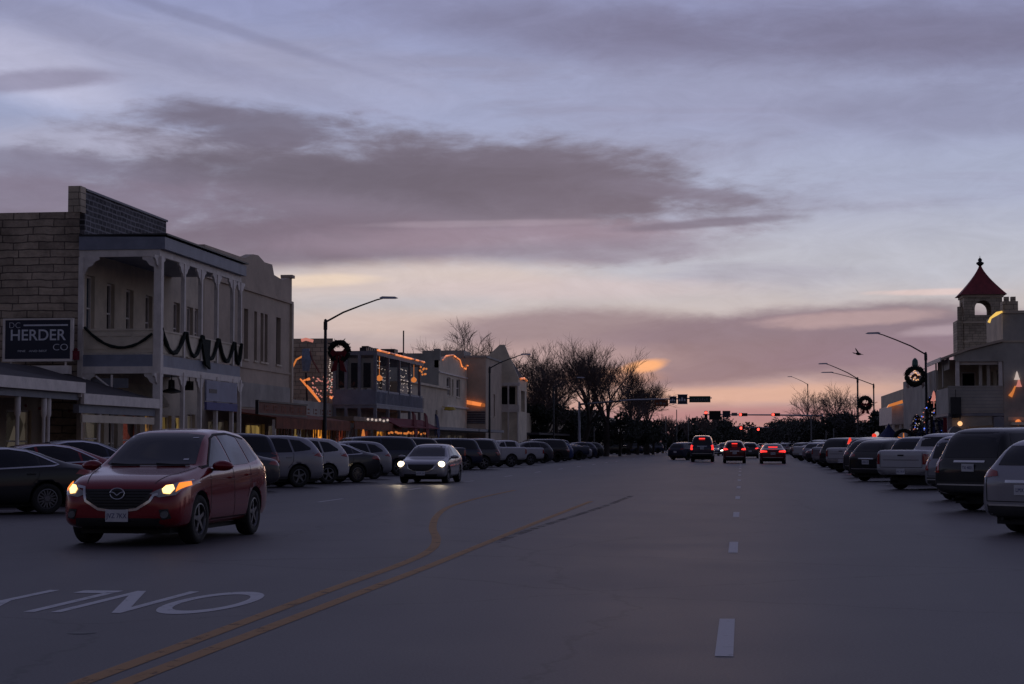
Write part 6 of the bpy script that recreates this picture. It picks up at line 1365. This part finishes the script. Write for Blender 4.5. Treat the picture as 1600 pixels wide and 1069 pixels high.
# moving traffic
wc = another(xo, 'p_silver', 'silver oncoming car with bright white headlights in the outer lane', 'car', GM, (1.34, .92), (on_g(702, 755).x + .0, on_g(702, 755).y), R(-90.5), (.98, 1.03, .90), ())
for ch in wc.children_recursive:
    if ch.name.split('.')[0] == 'headlight': ch.hide_render = True; bpy.data.objects.remove(ch)
for sg in (1, -1):
    e = MB().lathe([(.0001, .03), (.10, .02), (.125, -.02), (.12, -.10)], 16, 'x', (2.19, sg * .76, .82)).build('headlight', 'head_lit', wc)
    sp = bpy.data.lights.new('headlight_lamp', 'SPOT'); sp.energy = 42; sp.spot_size = R(42); sp.spot_blend = .9; sp.color = (1, .80, .55); sp.shadow_soft_size = .08
    o = bpy.data.objects.new('headlight_lamp', sp); COL.objects.link(o); o.parent = wc; o.location = (2.5, sg * .76, .80); o.rotation_euler = (0, R(-96 + 180 + 0), 0); o.rotation_euler = (R(0), R(-84), 0)
gb, _, = None, None
tv = dict(group=GM)
bt = another(big, 'p_navy', 'tall dark blue box shaped vehicle with red tail lights in the turn lane', 'truck', GM, (-2.78, 0), on_g(1097, 722).to_tuple()[:2], R(90), (.95, .98, 1.18), SK, 'rear')
jp = another(xo, 'p_maroon', 'dark red vehicle with lit tail lights in the left through lane', 'car', GM, (-2.28, 0), on_g(1148, 724).to_tuple()[:2], R(91), (1, .98, 1.06), SK, 'rear')
sd = another(sed, 'p_maroon', 'dark sedan with lit tail lights and high brake light in the right lane', 'car', GM, (-2.45, 0), on_g(1208, 725).to_tuple()[:2], R(90), (1, 1.08, 1.06), SK, 'rear')
MB().box((-1.95, -.32, 1.17), (-1.90, .32, 1.23)).build('brake_light', 'tail_lit', sd)
MB().box((-2.74, -.25, 1.62), (-2.66, .25, 1.70)).build('brake_light', 'tail_lit', bt)
MB().box((-2.30, -.22, 1.42), (-2.02, .22, 1.48)).build('brake_light', 'tail_lit', jp)
far = [(1172, 716, 'red'), (1180, 709, 'red'), (1166, 706, 'white'), (1132, 712, 'white'), (1150, 704, 'white'), (1172, 703, 'white'), (1196, 704, 'red'), (1120, 712, 'white'), (1140, 708, 'white'), (1188, 701.5, 'red'), (1204, 703, 'red'), (1162, 701, 'white')]
words = ['red lit one right behind the dark red vehicle', 'red lit one left of the sedan', 'headlights above the dark red vehicle', 'white lit one left of the dark red vehicle', 'faint headlights over the dark red roof', 'pair of headlights right of centre', 'red lit one over the sedan', 'white lit one right of the box shaped vehicle', 'low white lit one near the box shaped vehicle', 'far red lit one at the street end', 'small red lit one above the sedan roof', 'farthest pair of headlights']
for i, (u, v, c) in enumerate(far):
    p = on_g(u, v); pr = (xo, sed, big)[i % 3]; pm = ('p_grey', 'p_navy', 'p_black', 'p_silver')[i % 4]
    another(pr, pm, 'distant car, ' + words[i], 'car', GFAR, (0, 0), (p.x, p.y), R(90 if c == 'red' else -90), (1, 1, 1), SK2, 'rear' if c == 'red' else 'front')
# row of faint parked cars far right, far left
for i in range(7):
    another((xo, trk, sed)[i % 3], ('p_silver', 'p_white', 'p_grey', 'p_blue')[i % 4], 'faint parked car beyond the junction on the right, ' + ['nearest', 'second', 'third', 'fourth', 'fifth', 'sixth', 'farthest'][i] + ' of its row', 'car', 'parked cars beyond the junction on the right', (-2.4, .9), (4.8, 256 + 14 * i), R(50), (1, 1, 1), SK2)
another(xo, 'p_navy', 'blue car with pale lights beyond the junction, just left of the box shaped vehicle', 'car', GFAR, (-2.28, 0), on_g(1055, 719).to_tuple()[:2], R(60), (1, 1, 1), SK2)
